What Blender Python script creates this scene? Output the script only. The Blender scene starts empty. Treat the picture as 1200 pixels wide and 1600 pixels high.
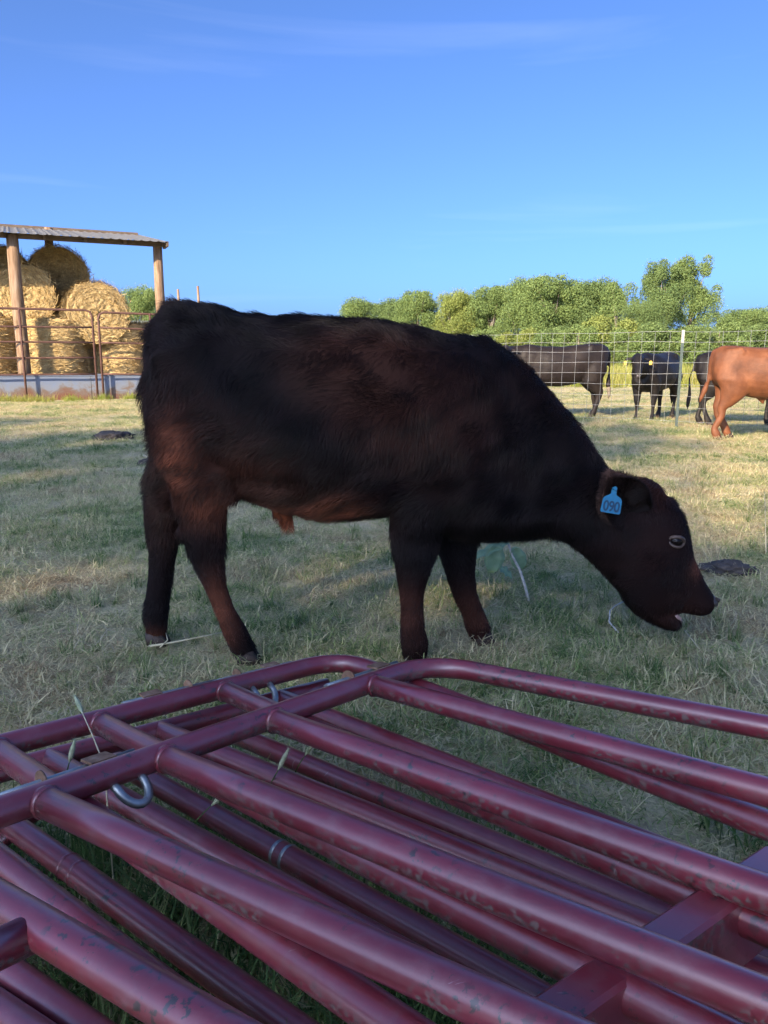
import bpy, bmesh, math, random
import numpy as np
from mathutils import Vector, Matrix, noise

R = math.radians
rng = np.random.default_rng(7)
random.seed(7)
sc = bpy.context.scene
COL = sc.collection

# ------------------------------------------------------------------ camera
F = 1200.0; PITCH = R(11.31); CAMZ = 1.0
cam = bpy.data.cameras.new('camera'); camo = bpy.data.objects.new('camera', cam); COL.objects.link(camo)
camo.location = (0, 0, CAMZ); camo.rotation_euler = (R(90) - PITCH, 0, 0)
cam.sensor_fit = 'VERTICAL'; cam.sensor_height = 36; cam.lens = 27.0
cam.clip_start = 0.02; cam.clip_end = 3000
sc.camera = camo

# ------------------------------------------------------------------ sky, sun, exposure
SUN_EL, SUN_AZ = R(24), R(33)         # the light travels towards +y, turned to +x by SUN_AZ
world = bpy.data.worlds.new('World'); sc.world = world; world.use_nodes = True
wn, wl = world.node_tree.nodes, world.node_tree.links
wn.clear()
wo = wn.new('ShaderNodeOutputWorld'); bg = wn.new('ShaderNodeBackground'); sky = wn.new('ShaderNodeTexSky')
sky.sky_type = 'NISHITA'; sky.sun_disc = False; sky.sun_elevation = SUN_EL; sky.sun_rotation = R(180) + SUN_AZ
sky.air_density = 0.42; sky.dust_density = 3.3; sky.ozone_density = 8.0; sky.altitude = 100
bg.inputs['Strength'].default_value = 0.071
# thin cirrus streaks
tc = wn.new('ShaderNodeTexCoord'); mp = wn.new('ShaderNodeMapping')
mp.inputs['Rotation'].default_value = (R(10), R(22), R(8)); mp.inputs['Scale'].default_value = (1.0, 1.6, 11.0)
nz = wn.new('ShaderNodeTexNoise'); nz.inputs['Scale'].default_value = 1.7; nz.inputs['Detail'].default_value = 7; nz.inputs['Distortion'].default_value = .5
rp = wn.new('ShaderNodeValToRGB'); rp.color_ramp.elements[0].position = .60; rp.color_ramp.elements[1].position = .82
rp.color_ramp.elements[1].color = (.04, .04, .04, 1); rp.color_ramp.elements[0].color = (0, 0, 0, 1)
mx = wn.new('ShaderNodeMixRGB'); mx.inputs[2].default_value = (6.0, 6.2, 6.6, 1)
wl.new(tc.outputs['Generated'], mp.inputs[0]); wl.new(mp.outputs[0], nz.inputs[0]); wl.new(nz.outputs[0], rp.inputs[0])
wl.new(rp.outputs[0], mx.inputs[0]); wl.new(sky.outputs[0], mx.inputs[1]); wl.new(mx.outputs[0], bg.inputs[0]); wl.new(bg.outputs[0], wo.inputs[0])

sun = bpy.data.lights.new('sun', 'SUN'); suno = bpy.data.objects.new('sun', sun); COL.objects.link(suno)
sun.energy = 2.15; sun.angle = R(0.53); sun.color = (1.0, 0.80, 0.55)
SD = Vector((math.sin(SUN_AZ) * math.cos(SUN_EL), math.cos(SUN_AZ) * math.cos(SUN_EL), -math.sin(SUN_EL)))
suno.rotation_euler = SD.to_track_quat('-Z', 'Y').to_euler()
suno.location = (-20, -30, 30)

sc.view_settings.view_transform = 'Standard'; sc.view_settings.look = 'None'
sc.view_settings.exposure = 2.55; sc.view_settings.gamma = 1; sc.view_settings.use_curve_mapping = False
sc.cycles.max_bounces = 6; sc.cycles.transparent_max_bounces = 8

# ------------------------------------------------------------------ helpers
CP, SP = math.cos(PITCH), math.sin(PITCH)
def ray(x, y):
    u = (x - 600) / F; v = (800 - y) / F
    return Vector((u, CP + v * SP, -SP + v * CP))
def at(x, y, Y):                       # photo direction -> point in the plane y = Y
    r = ray(x, y); return Vector((0, 0, CAMZ)) + r * (Y / r.y)
def atz(x, y, z=0.0):                  # photo direction -> point at height z
    r = ray(x, y); return Vector((0, 0, CAMZ)) + r * ((z - CAMZ) / r.z)

def ground_z(x, y):
    return 0.015 * math.sin(x * 1.7 + .6 * y) * math.sin(y * 1.3 - .4 * x) + .01 * math.sin(3.1 * x + 1) * math.sin(2.7 * y)

def mesh_obj(name, verts, faces, mat=None, parent=None, smooth=False, link=True):
    me = bpy.data.meshes.new(name); me.from_pydata([tuple(v) for v in verts], [], faces); me.update()
    return from_mesh(name, me, mat, parent, smooth, link)
def from_mesh(name, me, mat=None, parent=None, smooth=False, link=True):
    if mat and not me.materials: me.materials.append(mat)
    if smooth: me.polygons.foreach_set('use_smooth', [len(p_.vertices) <= 4 for p_ in me.polygons])
    o = bpy.data.objects.new(name, me)
    if link: COL.objects.link(o)
    if parent: o.parent = parent
    return o
def empty(name, loc=(0, 0, 0), rz=0):
    o = bpy.data.objects.new(name, None); COL.objects.link(o); o.location = loc; o.rotation_euler = (0, 0, rz)
    o.empty_display_size = .1
    return o
def tag(o, label=None, cat=None, group=None, kind=None):
    if label: o['label'] = label
    if cat: o['category'] = cat
    if group: o['group'] = group
    if kind: o['kind'] = kind
    return o

class MB:
    def __init__(s): s.v = []; s.f = []
    def add(s, v, f):
        b = len(s.v); s.v += [tuple(p) for p in v]; s.f += [tuple(i + b for i in q) for q in f]
    def box(s, c, h, rot=None):
        c = Vector(c); vs = []
        for dz in (-1, 1):
            for dx, dy in ((-1, -1), (1, -1), (1, 1), (-1, 1)):
                p = Vector((dx * h[0], dy * h[1], dz * h[2]))
                if rot: p = rot @ p
                vs.append(c + p)
        s.add(vs, [(3, 2, 1, 0), (4, 5, 6, 7), (0, 1, 5, 4), (1, 2, 6, 5), (2, 3, 7, 6), (3, 0, 4, 7)])
    def tube(s, pts, rad, seg=8, cap=True, closed=False, up=None):
        pts = [Vector(p) for p in pts]; n = len(pts)
        rads = rad if isinstance(rad, (list, tuple)) else [rad] * n
        prev = None; rings = []
        for i, p in enumerate(pts):
            a = pts[i - 1] if (i > 0 or closed) else p
            b = pts[(i + 1) % n] if (i < n - 1 or closed) else p
            t = (b - a).normalized()
            if prev is None:
                ref = Vector((0, 0, 1)) if abs(t.z) < .9 else Vector((1, 0, 0))
                u = t.cross(ref).normalized()
            else:
                u = (prev - t * prev.dot(t)).normalized()
            prev = u; w = t.cross(u)
            rings.append([p + (u * math.cos(2 * math.pi * k / seg) + w * math.sin(2 * math.pi * k / seg)) * rads[i] for k in range(seg)])
        vs = [q for r_ in rings for q in r_]; fs = []
        m = n if closed else n - 1
        for i in range(m):
            j = (i + 1) % n
            for k in range(seg):
                l = (k + 1) % seg
                fs.append((i * seg + k, i * seg + l, j * seg + l, j * seg + k))
        if cap and not closed:
            fs.append(tuple(range(seg))[::-1]); fs.append(tuple((n - 1) * seg + k for k in range(seg)))
        s.add(vs, fs)
    def rings(s, rings, cap=True):
        seg = len(rings[0]); n = len(rings)
        vs = [q for r_ in rings for q in r_]; fs = []
        for i in range(n - 1):
            for k in range(seg):
                l = (k + 1) % seg
                fs.append((i * seg + k, i * seg + l, (i + 1) * seg + l, (i + 1) * seg + k))
        if cap: fs.append(tuple(range(seg))[::-1]); fs.append(tuple((n - 1) * seg + k for k in range(seg)))
        s.add(vs, fs)
    def build(s, name, mat, parent=None, smooth=False):
        return mesh_obj(name, s.v, s.f, mat, parent, smooth)

# ---- materials
def mat_new(name):
    m = bpy.data.materials.new(name); m.use_nodes = True
    nt = m.node_tree; b = nt.nodes['Principled BSDF']
    return m, nt, b
def ramp(nt, src, stops):
    r = nt.nodes.new('ShaderNodeValToRGB'); e = r.color_ramp.elements
    while len(e) < len(stops): e.new(.5)
    for el, (p, c) in zip(e, stops): el.position = p; el.color = (*c, 1) if len(c) == 3 else c
    if src is not None: nt.links.new(src, r.inputs[0])
    return r
def noise_tex(nt, scale, detail=5, coord='Object', rough=.55, dist=0, stretch=None):
    t = nt.nodes.new('ShaderNodeTexCoord'); n = nt.nodes.new('ShaderNodeTexNoise')
    n.inputs['Scale'].default_value = scale; n.inputs['Detail'].default_value = detail
    n.inputs['Roughness'].default_value = rough; n.inputs['Distortion'].default_value = dist
    src = t.outputs[coord]
    if coord == 'World':
        pass
    if stretch:
        m = nt.nodes.new('ShaderNodeMapping'); m.inputs['Scale'].default_value = stretch
        nt.links.new(src, m.inputs[0]); src = m.outputs[0]
    nt.links.new(src, n.inputs['Vector'])
    return n
def world_noise(nt, scale, detail=5, rough=.55):
    g = nt.nodes.new('ShaderNodeNewGeometry'); n = nt.nodes.new('ShaderNodeTexNoise')
    n.inputs['Scale'].default_value = scale; n.inputs['Detail'].default_value = detail; n.inputs['Roughness'].default_value = rough
    nt.links.new(g.outputs['Position'], n.inputs['Vector']); return n
def mix(nt, fac, a, b, mode='MIX'):
    m = nt.nodes.new('ShaderNodeMixRGB'); m.blend_type = mode
    for i, s in enumerate((fac, a, b)):
        if hasattr(s, 'links') or hasattr(s, 'is_linked'): nt.links.new(s, m.inputs[i])
        elif isinstance(s, (int, float)): m.inputs[i].default_value = s if i == 0 else (s, s, s, 1)
        else: m.inputs[i].default_value = (*s, 1)
    return m.outputs[0]
def bump(nt, b, h, strength=.3, dist=.01):
    n = nt.nodes.new('ShaderNodeBump'); n.inputs['Strength'].default_value = strength; n.inputs['Distance'].default_value = dist
    nt.links.new(h, n.inputs['Height']); nt.links.new(n.outputs[0], b.inputs['Normal'])
def simple(name, stops, scale=8, rough=.7, detail=5, bmp=.2, bd=.01, metal=0, stretch=None, coord='Object'):
    m, nt, b = mat_new(name)
    n = noise_tex(nt, scale, detail, coord, stretch=stretch)
    r = ramp(nt, n.outputs[0], stops); nt.links.new(r.outputs[0], b.inputs['Base Color'])
    b.inputs['Roughness'].default_value = rough; b.inputs['Metallic'].default_value = metal
    if bmp: bump(nt, b, n.outputs[0], bmp, bd)
    return m

M = {}
# ground soil and thatch
m, nt, b = mat_new('pasture_soil')
n1 = world_noise(nt, .35, 4); n2 = world_noise(nt, 9, 8, .65); n3 = world_noise(nt, 70, 4, .7)
r1 = ramp(nt, n1.outputs[0], [(.35, (.44, .43, .24)), (.62, (.64, .55, .33))])
r2 = ramp(nt, n2.outputs[0], [(.3, (.28, .23, .15)), (.55, (.56, .48, .29)), (.75, (.72, .63, .41))])
c = mix(nt, .55, r1.outputs[0], r2.outputs[0])
r3 = ramp(nt, n3.outputs[0], [(.3, (.6, .6, .6)), (.65, (1.15, 1.15, 1.15))])
c = mix(nt, .8, c, r3.outputs[0], 'MULTIPLY')
nt.links.new(c, b.inputs['Base Color']); b.inputs['Roughness'].default_value = .95; bump(nt, b, n3.outputs[0], .9, .02)
M['ground'] = m

def grass_mat(name, stops, patch=1.1, transl=.45):
    m, nt, b = mat_new(name)
    a = nt.nodes.new('ShaderNodeAttribute'); a.attribute_name = 'blade'
    n = world_noise(nt, patch, 3)
    oi = nt.nodes.new('ShaderNodeObjectInfo')
    def add(x, y, s):
        q = nt.nodes.new('ShaderNodeMath'); q.operation = 'MULTIPLY_ADD'; q.inputs[1].default_value = s
        nt.links.new(x, q.inputs[0])
        if isinstance(y, float): q.inputs[2].default_value = y
        else: nt.links.new(y, q.inputs[2])
        return q.outputs[0]
    n_f = world_noise(nt, patch * 7, 3)
    v = add(n.outputs[0], -1.42, 2.1)
    v = add(n_f.outputs[0], v, .9)
    v = add(a.outputs['Fac'], v, .62)
    v = add(oi.outputs['Random'], v, .22)
    r = ramp(nt, v, stops); nt.links.new(r.outputs[0], b.inputs['Base Color'])
    b.inputs['Roughness'].default_value = .6; b.inputs['Specular IOR Level'].default_value = .3
    tr = nt.nodes.new('ShaderNodeBsdfTranslucent'); ms = nt.nodes.new('ShaderNodeMixShader'); ms.inputs[0].default_value = transl
    nt.links.new(r.outputs[0], tr.inputs[0]); nt.links.new(b.outputs[0], ms.inputs[1]); nt.links.new(tr.outputs[0], ms.inputs[2])
    nt.links.new(ms.outputs[0], nt.nodes['Material Output'].inputs[0])
    return m
M['grass'] = grass_mat('grass_blades', [(.05, (.13, .22, .07)), (.28, (.33, .40, .14)), (.52, (.62, .56, .32)), (.74, (.84, .73, .44)), (.97, (.38, .28, .16))])
M['weed'] = grass_mat('weed_blades', [(.1, (.07, .14, .04)), (.5, (.12, .20, .06)), (.9, (.25, .27, .11))])
M['litter'] = grass_mat('dead_straw', [(.1, (.50, .44, .30)), (.5, (.72, .65, .47)), (.9, (.56, .46, .33))])
M['meadow'] = grass_mat('meadow_blades', [(.1, (.24, .30, .05)), (.5, (.36, .38, .09)), (.9, (.46, .42, .14))], .5)

# panel paint: maroon, chipped, mud spattered, chalky in places
m, nt, b = mat_new('maroon_paint')
n = noise_tex(nt, 5, 6, 'Object'); n2 = noise_tex(nt, 26, 7, 'Object', .7); n3 = noise_tex(nt, 160, 3, 'Object'); n5 = noise_tex(nt, 75, 5, 'Object', .65); n6 = noise_tex(nt, 7, 3, 'Object')
r = ramp(nt, n.outputs[0], [(.3, (.135, .013, .022)), (.7, (.215, .025, .039))])
dust = ramp(nt, n2.outputs[0], [(.50, (0, 0, 0)), (.70, (.55, .55, .55))])
c = mix(nt, dust.outputs[0], r.outputs[0], (.20, .075, .085))
def cluster(fine, lo, coarse, thr):
    a1 = ramp(nt, fine.outputs[0], [(lo, (1, 1, 1)), (lo + .02, (0, 0, 0))]); a2 = ramp(nt, coarse.outputs[0], [(thr, (0, 0, 0)), (thr + .08, (1, 1, 1))])
    return mix(nt, 1, a1.outputs[0], a2.outputs[0], 'MULTIPLY')
chips = cluster(n5, .40, n6, .52); c = mix(nt, chips, c, (.030, .018, .016))
n7 = noise_tex(nt, 130, 4, 'Object', .6); n8 = noise_tex(nt, 9, 4, 'Object', .6)
gn = nt.nodes.new('ShaderNodeNewGeometry'); sz = nt.nodes.new('ShaderNodeSeparateXYZ'); nt.links.new(gn.outputs['Normal'], sz.inputs[0])
low = ramp(nt, sz.outputs[2], [(.0, (1, 1, 1)), (.45, (0, 0, 0))])          # mud splashed up from the ground
mud = cluster(n7, .46, n8, .46); mud = mix(nt, 1, mud, low.outputs[0], 'MULTIPLY'); c = mix(nt, mud, c, (.13, .07, .058))
n4 = noise_tex(nt, 3.1, 8, 'Object', .75)
rust = ramp(nt, n4.outputs[0], [(.70, (0, 0, 0)), (.72, (1, 1, 1))]); c = mix(nt, rust.outputs[0], c, (.14, .10, .075))
sc_ = noise_tex(nt, 14, 4, 'Object', .6, 0, (1, 9, 1)); scr = ramp(nt, sc_.outputs[0], [(.715, (0, 0, 0)), (.735, (.6, .6, .6))]); c = mix(nt, scr.outputs[0], c, (.36, .26, .26))
nt.links.new(c, b.inputs['Base Color'])
rr = ramp(nt, n2.outputs[0], [(.3, (.30, .30, .30)), (.7, (.50, .50, .50))]); rg = mix(nt, mud, rr.outputs[0], (.9, .9, .9)); nt.links.new(rg, b.inputs['Roughness'])
b.inputs['Specular IOR Level'].default_value = .8
b.inputs['Coat Weight'].default_value = .9; b.inputs['Coat Roughness'].default_value = .25
cr = mix(nt, mud, (.30, .30, .30), (.7, .7, .7)); nt.links.new(cr, b.inputs['Coat Roughness'])
hb = mix(nt, .5, n3.outputs[0], n5.outputs[0]); bump(nt, b, hb, .10, .003)
M['paint'] = m
M['galv'] = simple('galvanised_steel', [(.3, (.23, .25, .25)), (.6, (.42, .45, .45)), (.75, (.25, .17, .11))], 40, .42, 6, .15, .002, .8)
M['rusty'] = simple('rusty_steel', [(.3, (.12, .06, .035)), (.55, (.24, .14, .085)), (.75, (.33, .25, .19))], 45, .8, 6, .3, .003, .2)
M['gate_rust'] = simple('rusty_red_pipe', [(.3, (.060, .026, .020)), (.6, (.105, .050, .037)), (.8, (.15, .085, .06))], 9, .8)
M['wood'] = simple('weathered_post', [(.3, (.11, .065, .035)), (.5, (.22, .14, .085)), (.7, (.31, .235, .165))], 4, .85, 7, .4, .02, 0, (4, 4, .5))
M['darkwood'] = simple('dark_beam', [(.3, (.07, .05, .035)), (.7, (.15, .11, .08))], 5, .85, 5, .3, .01, 0, (1, 6, 6))
M['tin'] = simple('galvanised_roof_sheet', [(.3, (.13, .13, .12)), (.6, (.19, .185, .17)), (.8, (.15, .12, .095))], 2.5, .6, 6, .05, .01, .25)
M['paletail'] = simple('pale_tail_hair', [(.3, (.12, .10, .08)), (.7, (.28, .24, .19))], 60, .8)
M['hoof'] = simple('hoof_horn', [(.3, (.022, .014, .011)), (.7, (.055, .034, .025))], 40, .7)
M['eye'] = simple('eye_dark', [(.3, (.003, .002, .002)), (.7, (.006, .004, .004))], 5, .12, 2, 0); M['eye'].node_tree.nodes['Principled BSDF'].inputs['Specular IOR Level'].default_value = .18
M['lid'] = simple('eyelid_tan', [(.3, (.030, .018, .014)), (.7, (.085, .052, .038))], 90, .55)
M['nose'] = simple('nose_leather', [(.3, (.022, .018, .018)), (.7, (.075, .06, .056))], 120, .38, 4, .4, .002)
M['mouth'] = simple('mouth_pink', [(.3, (.30, .19, .17)), (.7, (.42, .29, .26))], 50, .35)
M['tag_blue'] = simple('tag_blue_plastic', [(.3, (.008, .11, .22)), (.7, (.012, .15, .28))], 60, .4, 4, .05)
M['tag_ink'] = simple('tag_ink', [(.3, (.004, .030, .07)), (.7, (.006, .04, .09))], 90, .6, 3, 0)
M['tag_yellow'] = simple('tag_yellow_plastic', [(.3, (.42, .28, .03)), (.7, (.50, .34, .05))], 40, .45, 3, 0)
M['dung'] = simple('dried_dung', [(.3, (.026, .023, .023)), (.7, (.085, .07, .06))], 30, .9, 6, .9, .02)
M['twig'] = simple('pale_twig', [(.3, (.42, .40, .38)), (.7, (.62, .60, .58))], 60, .75, 5, .3, .003)
M['leafgreen'] = simple('broad_leaf', [(.3, (.16, .28, .17)), (.7, (.26, .40, .26))], 25, .45)
M['bark'] = simple('tree_bark', [(.3, (.10, .08, .06)), (.7, (.26, .22, .17))], 6, .9, 6, .5, .05)
M['wire'] = simple('galvanised_wire', [(.3, (.20, .21, .21)), (.7, (.34, .34, .33))], 20, .5, 3, 0, 0, .3)
M['tpost'] = simple('green_steel_post', [(.3, (.045, .065, .060)), (.7, (.08, .105, .095))], 20, .6)
M['white'] = simple('white_post_tip', [(.3, (.30, .29, .26)), (.7, (.42, .40, .37))], 20, .6)
M['sticker'] = simple('white_sticker', [(.3, (.65, .67, .70)), (.7, (.8, .82, .84))], 30, .4)
# feed bunk: whitewashed with rust stains low down
m, nt, b = mat_new('stained_whitewash')
n = noise_tex(nt, 2.2, 8, 'Object', .7, .6); t = nt.nodes.new('ShaderNodeTexCoord'); sx = nt.nodes.new('ShaderNodeSeparateXYZ'); nt.links.new(t.outputs['Object'], sx.inputs[0])
q = nt.nodes.new('ShaderNodeMath'); q.operation = 'MULTIPLY_ADD'; q.inputs[1].default_value = -.75; nt.links.new(sx.outputs[2], q.inputs[0]); nt.links.new(n.outputs[0], q.inputs[2])
r = ramp(nt, q.outputs[0], [(.12, (.135, .17, .25)), (.26, (.15, .17, .21)), (.36, (.13, .10, .085)), (.52, (.13, .055, .032))])
nt.links.new(r.outputs[0], b.inputs['Base Color']); b.inputs['Roughness'].default_value = .85
M['bunk'] = m
# straw
m, nt, b = mat_new('straw')
a = nt.nodes.new('ShaderNodeAttribute'); a.attribute_name = 'blade'
n = noise_tex(nt, 7, 7, 'Object', .7); n2 = noise_tex(nt, 60, 3, 'Object', .7)
r = ramp(nt, n.outputs[0], [(.3, (.42, .29, .12)), (.5, (.66, .49, .22)), (.72, (.80, .63, .32))])
r2 = ramp(nt, n2.outputs[0], [(.3, (.5, .5, .5)), (.65, (1.15, 1.15, 1.15))])
r3 = ramp(nt, a.outputs['Fac'], [(0, (1, 1, 1)), (.5, (.75, .72, .7)), (1, (1.2, 1.15, 1.1))])
c = mix(nt, 1, mix(nt, 1, r.outputs[0], r2.outputs[0], 'MULTIPLY'), r3.outputs[0], 'MULTIPLY')
nt.links.new(c, b.inputs['Base Color']); b.inputs['Roughness'].default_value = .7; bump(nt, b, n2.outputs[0], .8, .03)
M['straw'] = m
# foliage
def foliage(name, cols, transl=.3):
    m, nt, b = mat_new(name)
    a = nt.nodes.new('ShaderNodeAttribute'); a.attribute_name = 'blade'
    r = ramp(nt, a.outputs['Fac'], [(.1, cols[0]), (.55, cols[1]), (.95, cols[2])])
    nt.links.new(r.outputs[0], b.inputs['Base Color']); b.inputs['Roughness'].default_value = .7; b.inputs['Specular IOR Level'].default_value = .12
    tr = nt.nodes.new('ShaderNodeBsdfTranslucent'); ms = nt.nodes.new('ShaderNodeMixShader'); ms.inputs[0].default_value = transl
    nt.links.new(r.outputs[0], tr.inputs[0]); nt.links.new(b.outputs[0], ms.inputs[1]); nt.links.new(tr.outputs[0], ms.inputs[2])
    nt.links.new(ms.outputs[0], nt.nodes['Material Output'].inputs[0])
    return m
M['leaf'] = [foliage('foliage_mid', [(.115, .170, .055), (.17, .235, .075), (.23, .30, .105)]),
             foliage('foliage_dark', [(.10, .155, .055), (.145, .205, .07), (.20, .265, .095)]),
             foliage('foliage_yellow', [(.16, .20, .050), (.225, .265, .07), (.29, .33, .10)])]
# coats
def coat(name, stops, scale, rough=.55, sheen=.0, bscale=140):
    m, nt, b = mat_new(name)
    n = noise_tex(nt, scale, 6, 'Object', .6); n2 = noise_tex(nt, bscale, 3, 'Object', .7, 0, (.25, 1, 1))
    r = ramp(nt, n.outputs[0], stops); nt.links.new(r.outputs[0], b.inputs['Base Color'])
    b.inputs['Roughness'].default_value = rough; b.inputs['Specular IOR Level'].default_value = .25; b.inputs['Sheen Weight'].default_value = sheen; b.inputs['Sheen Roughness'].default_value = .4
    bump(nt, b, n2.outputs[0], .5, .008)
    return m
M['coat_black'] = coat('black_coat', [(.3, (.006, .005, .006)), (.7, (.016, .013, .012))], 4)
M['coat_brownblack'] = coat('brownish_black_coat', [(.3, (.010, .007, .007)), (.7, (.026, .019, .016))], 4)
M['coat_red'] = coat('chestnut_coat', [(.3, (.085, .030, .013)), (.5, (.135, .048, .020)), (.72, (.20, .076, .034))], 5)
# calf skin + fur share a coat-colour attribute
m, nt, b = mat_new('calf_skin')
a = nt.nodes.new('ShaderNodeAttribute'); a.attribute_name = 'coat'
nt.links.new(a.outputs['Color'], b.inputs['Base Color']); b.inputs['Roughness'].default_value = .8; b.inputs['Specular IOR Level'].default_value = .1
M['calf_skin'] = m
m, nt, b = mat_new('calf_fur')
a = nt.nodes.new('ShaderNodeAttribute'); a.attribute_name = 'coat'
nt.links.new(a.outputs['Color'], b.inputs['Base Color']); b.inputs['Roughness'].default_value = .5
b.inputs['Specular IOR Level'].default_value = .2
M['calf_fur'] = m

# ------------------------------------------------------------------ ground
def build_ground():
    xs = np.concatenate([[-600, -200, -80, -40], np.linspace(-22, 22, 111), [40, 80, 200, 600]])
    ys = np.concatenate([[-600, -150, -60, -25], np.linspace(-6, 34, 101), [45, 60, 90, 150, 300, 1200]])
    vs = [(x, y, ground_z(x, y)) if (abs(x) <= 22 and -6 <= y <= 34) else (x, y, 0) for y in ys for x in xs]
    nx = len(xs)
    fs = [(j * nx + i, j * nx + i + 1, (j + 1) * nx + i + 1, (j + 1) * nx + i) for j in range(len(ys) - 1) for i in range(nx - 1)]
    g = mesh_obj('ground', vs, fs, M['ground'], smooth=True); g['kind'] = 'structure'
build_ground()

# ------------------------------------------------------------------ trees
def np_mesh(name, V, Fq, attr=None, mat=None):
    me = bpy.data.meshes.new(name)
    me.vertices.add(len(V)); me.vertices.foreach_set('co', np.asarray(V, np.float32).ravel())
    k = Fq.shape[1]
    me.loops.add(Fq.size); me.loops.foreach_set('vertex_index', Fq.astype(np.int32).ravel())
    me.polygons.add(len(Fq)); me.polygons.foreach_set('loop_start', np.arange(0, Fq.size, k, dtype=np.int32))
    me.update(calc_edges=True)
    if attr is not None:
        at_ = me.attributes.new('blade', 'FLOAT', 'POINT'); at_.data.foreach_set('value', np.asarray(attr, np.float32))
    if mat: me.materials.append(mat)
    return me
def unit(a): return a / (np.linalg.norm(a, axis=-1, keepdims=True) + 1e-9)

def tree_meshes(seed, H, RX, base, nlobe, nleaf, leaf, top_power=1.0, openness=0.0):
    """tapered trunk with limbs, crown of many leaf sprays gathered in lobes; base = height of the crown's foot"""
    g = np.random.default_rng(seed)
    lobes = []
    for i in range(nlobe):
        h = g.random() ** .8
        z = base + (H - base) * (.08 + .86 * h)
        prof = math.sin(math.pi * min(1, .18 + .78 * (1 - h) ** top_power)) ** .7
        rr = RX * prof * math.sqrt(g.random()) * .85
        th = g.random() * 2 * math.pi
        lobes.append((rr * math.cos(th), rr * math.sin(th), z, RX * (.15 + .19 * g.random())))
    lobes = np.array(lobes)
    w = lobes[:, 3] ** 2; w /= w.sum()
    idx = g.choice(nlobe, nleaf, p=w)
    d = unit(g.normal(size=(nleaf, 3)) + np.array([0, 0, .25]))
    rad = lobes[idx, 3] * (.40 + .62 * g.random(nleaf) ** .6 + .22 * np.abs(g.normal(size=nleaf)) * (g.random(nleaf) < .45))
    P = lobes[idx, :3] + d * rad[:, None] * np.array([1, 1, .8])
    nrm = unit(d + g.normal(size=(nleaf, 3)) * .95)
    t = unit(np.cross(nrm, g.normal(size=(nleaf, 3)))); bt = np.cross(nrm, t)
    s = leaf * (.6 + .8 * g.random(nleaf))[:, None]
    V = np.stack([P - t * s, P + bt * s * .55 + nrm * s * .12, P + t * s * 1.05, P - bt * s * .55 + nrm * s * .12], 1).reshape(-1, 3)
    Fq = np.arange(nleaf * 4).reshape(-1, 4)
    shade = np.repeat(np.clip(.5 + .25 * g.normal(size=nleaf) + .25 * (g.random(nlobe)[idx] - .5), 0, 1), 4)
    crown = (V, Fq, shade)
    mb = MB(); r0 = .028 * H + .05
    mb.tube([(0, 0, -.1), (.03 * H * (g.random() - .5), .03 * H * (g.random() - .5), H * .3), (.05 * H * (g.random() - .5), .05 * H * (g.random() - .5), H * .62), (0, 0, H * .88)],
            [r0, r0 * .75, r0 * .45, r0 * .1], 8)
    for i in g.choice(nlobe, min(9, nlobe), replace=False):
        l = lobes[i]; z0 = max(base * .6, l[2] * .45)
        mb.tube([(0, 0, z0), (l[0] * .5, l[1] * .5, (z0 + l[2]) * .5 + .02 * H), (l[0], l[1], l[2])], [r0 * .38, r0 * .25, r0 * .06], 5)
    return crown, mb
TREE_KINDS = {}
def tree(name, kind, loc, scale, rz, leafmat, label, cat='tree', group=None):
    """kind: key of a shared shape (seed + size); every tree is a thing with its own trunk and crown"""
    key = (kind, leafmat)
    if key not in TREE_KINDS:
        crown, mb = tree_meshes(*SHAPES[kind])
        cm = np_mesh('crown', *crown, M['leaf'][leafmat])
        tm = bpy.data.meshes.new('trunk'); tm.from_pydata(mb.v, [], mb.f); tm.materials.append(M['bark'])
        TREE_KINDS[key] = (cm, tm)
    cm, tm = TREE_KINDS[key]
    o = empty(name, loc, rz); o.scale = scale if hasattr(scale, '__len__') else (scale,) * 3
    from_mesh('crown', cm, None, o); from_mesh('trunk', tm, None, o)
    tag(o, label, cat, group); return o
# seed, H, RX, base, lobes, leaves, leaf size, top_power
SHAPES = {
    'broad': (3, 10, 4.6, 1.2, 90, 60000, .088, 1.0),
    'broad2': (11, 10, 4.2, 1.0, 82, 58000, .088, .8),
    'tall': (5, 12, 4.0, 1.6, 74, 50000, .088, .75),
    'bush': (8, 4, 2.4, .0, 40, 24000, .066, .9),
    'thin': (21, 9, 3.4, 2.0, 32, 18000, .085, 1.0),
    'shade': (31, 12, 4.8, 2.4, 85, 6600, .20, .9),
    'shade_open': (32, 12, 4.8, 2.4, 70, 3600, .19, .9),
}
def px_tree(name, kind, px, top, D, leafmat, label, cat='tree', group='trees along the far edge of the pasture', wscale=1.0, rz=0):
    H = SHAPES[kind][1]; p = at(px, top, D); s = p.z / (H * .97)
    return tree(name, kind, (p.x, D, 0), (s * wscale, s * wscale, s), rz, leafmat, label, cat, group)

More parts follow.
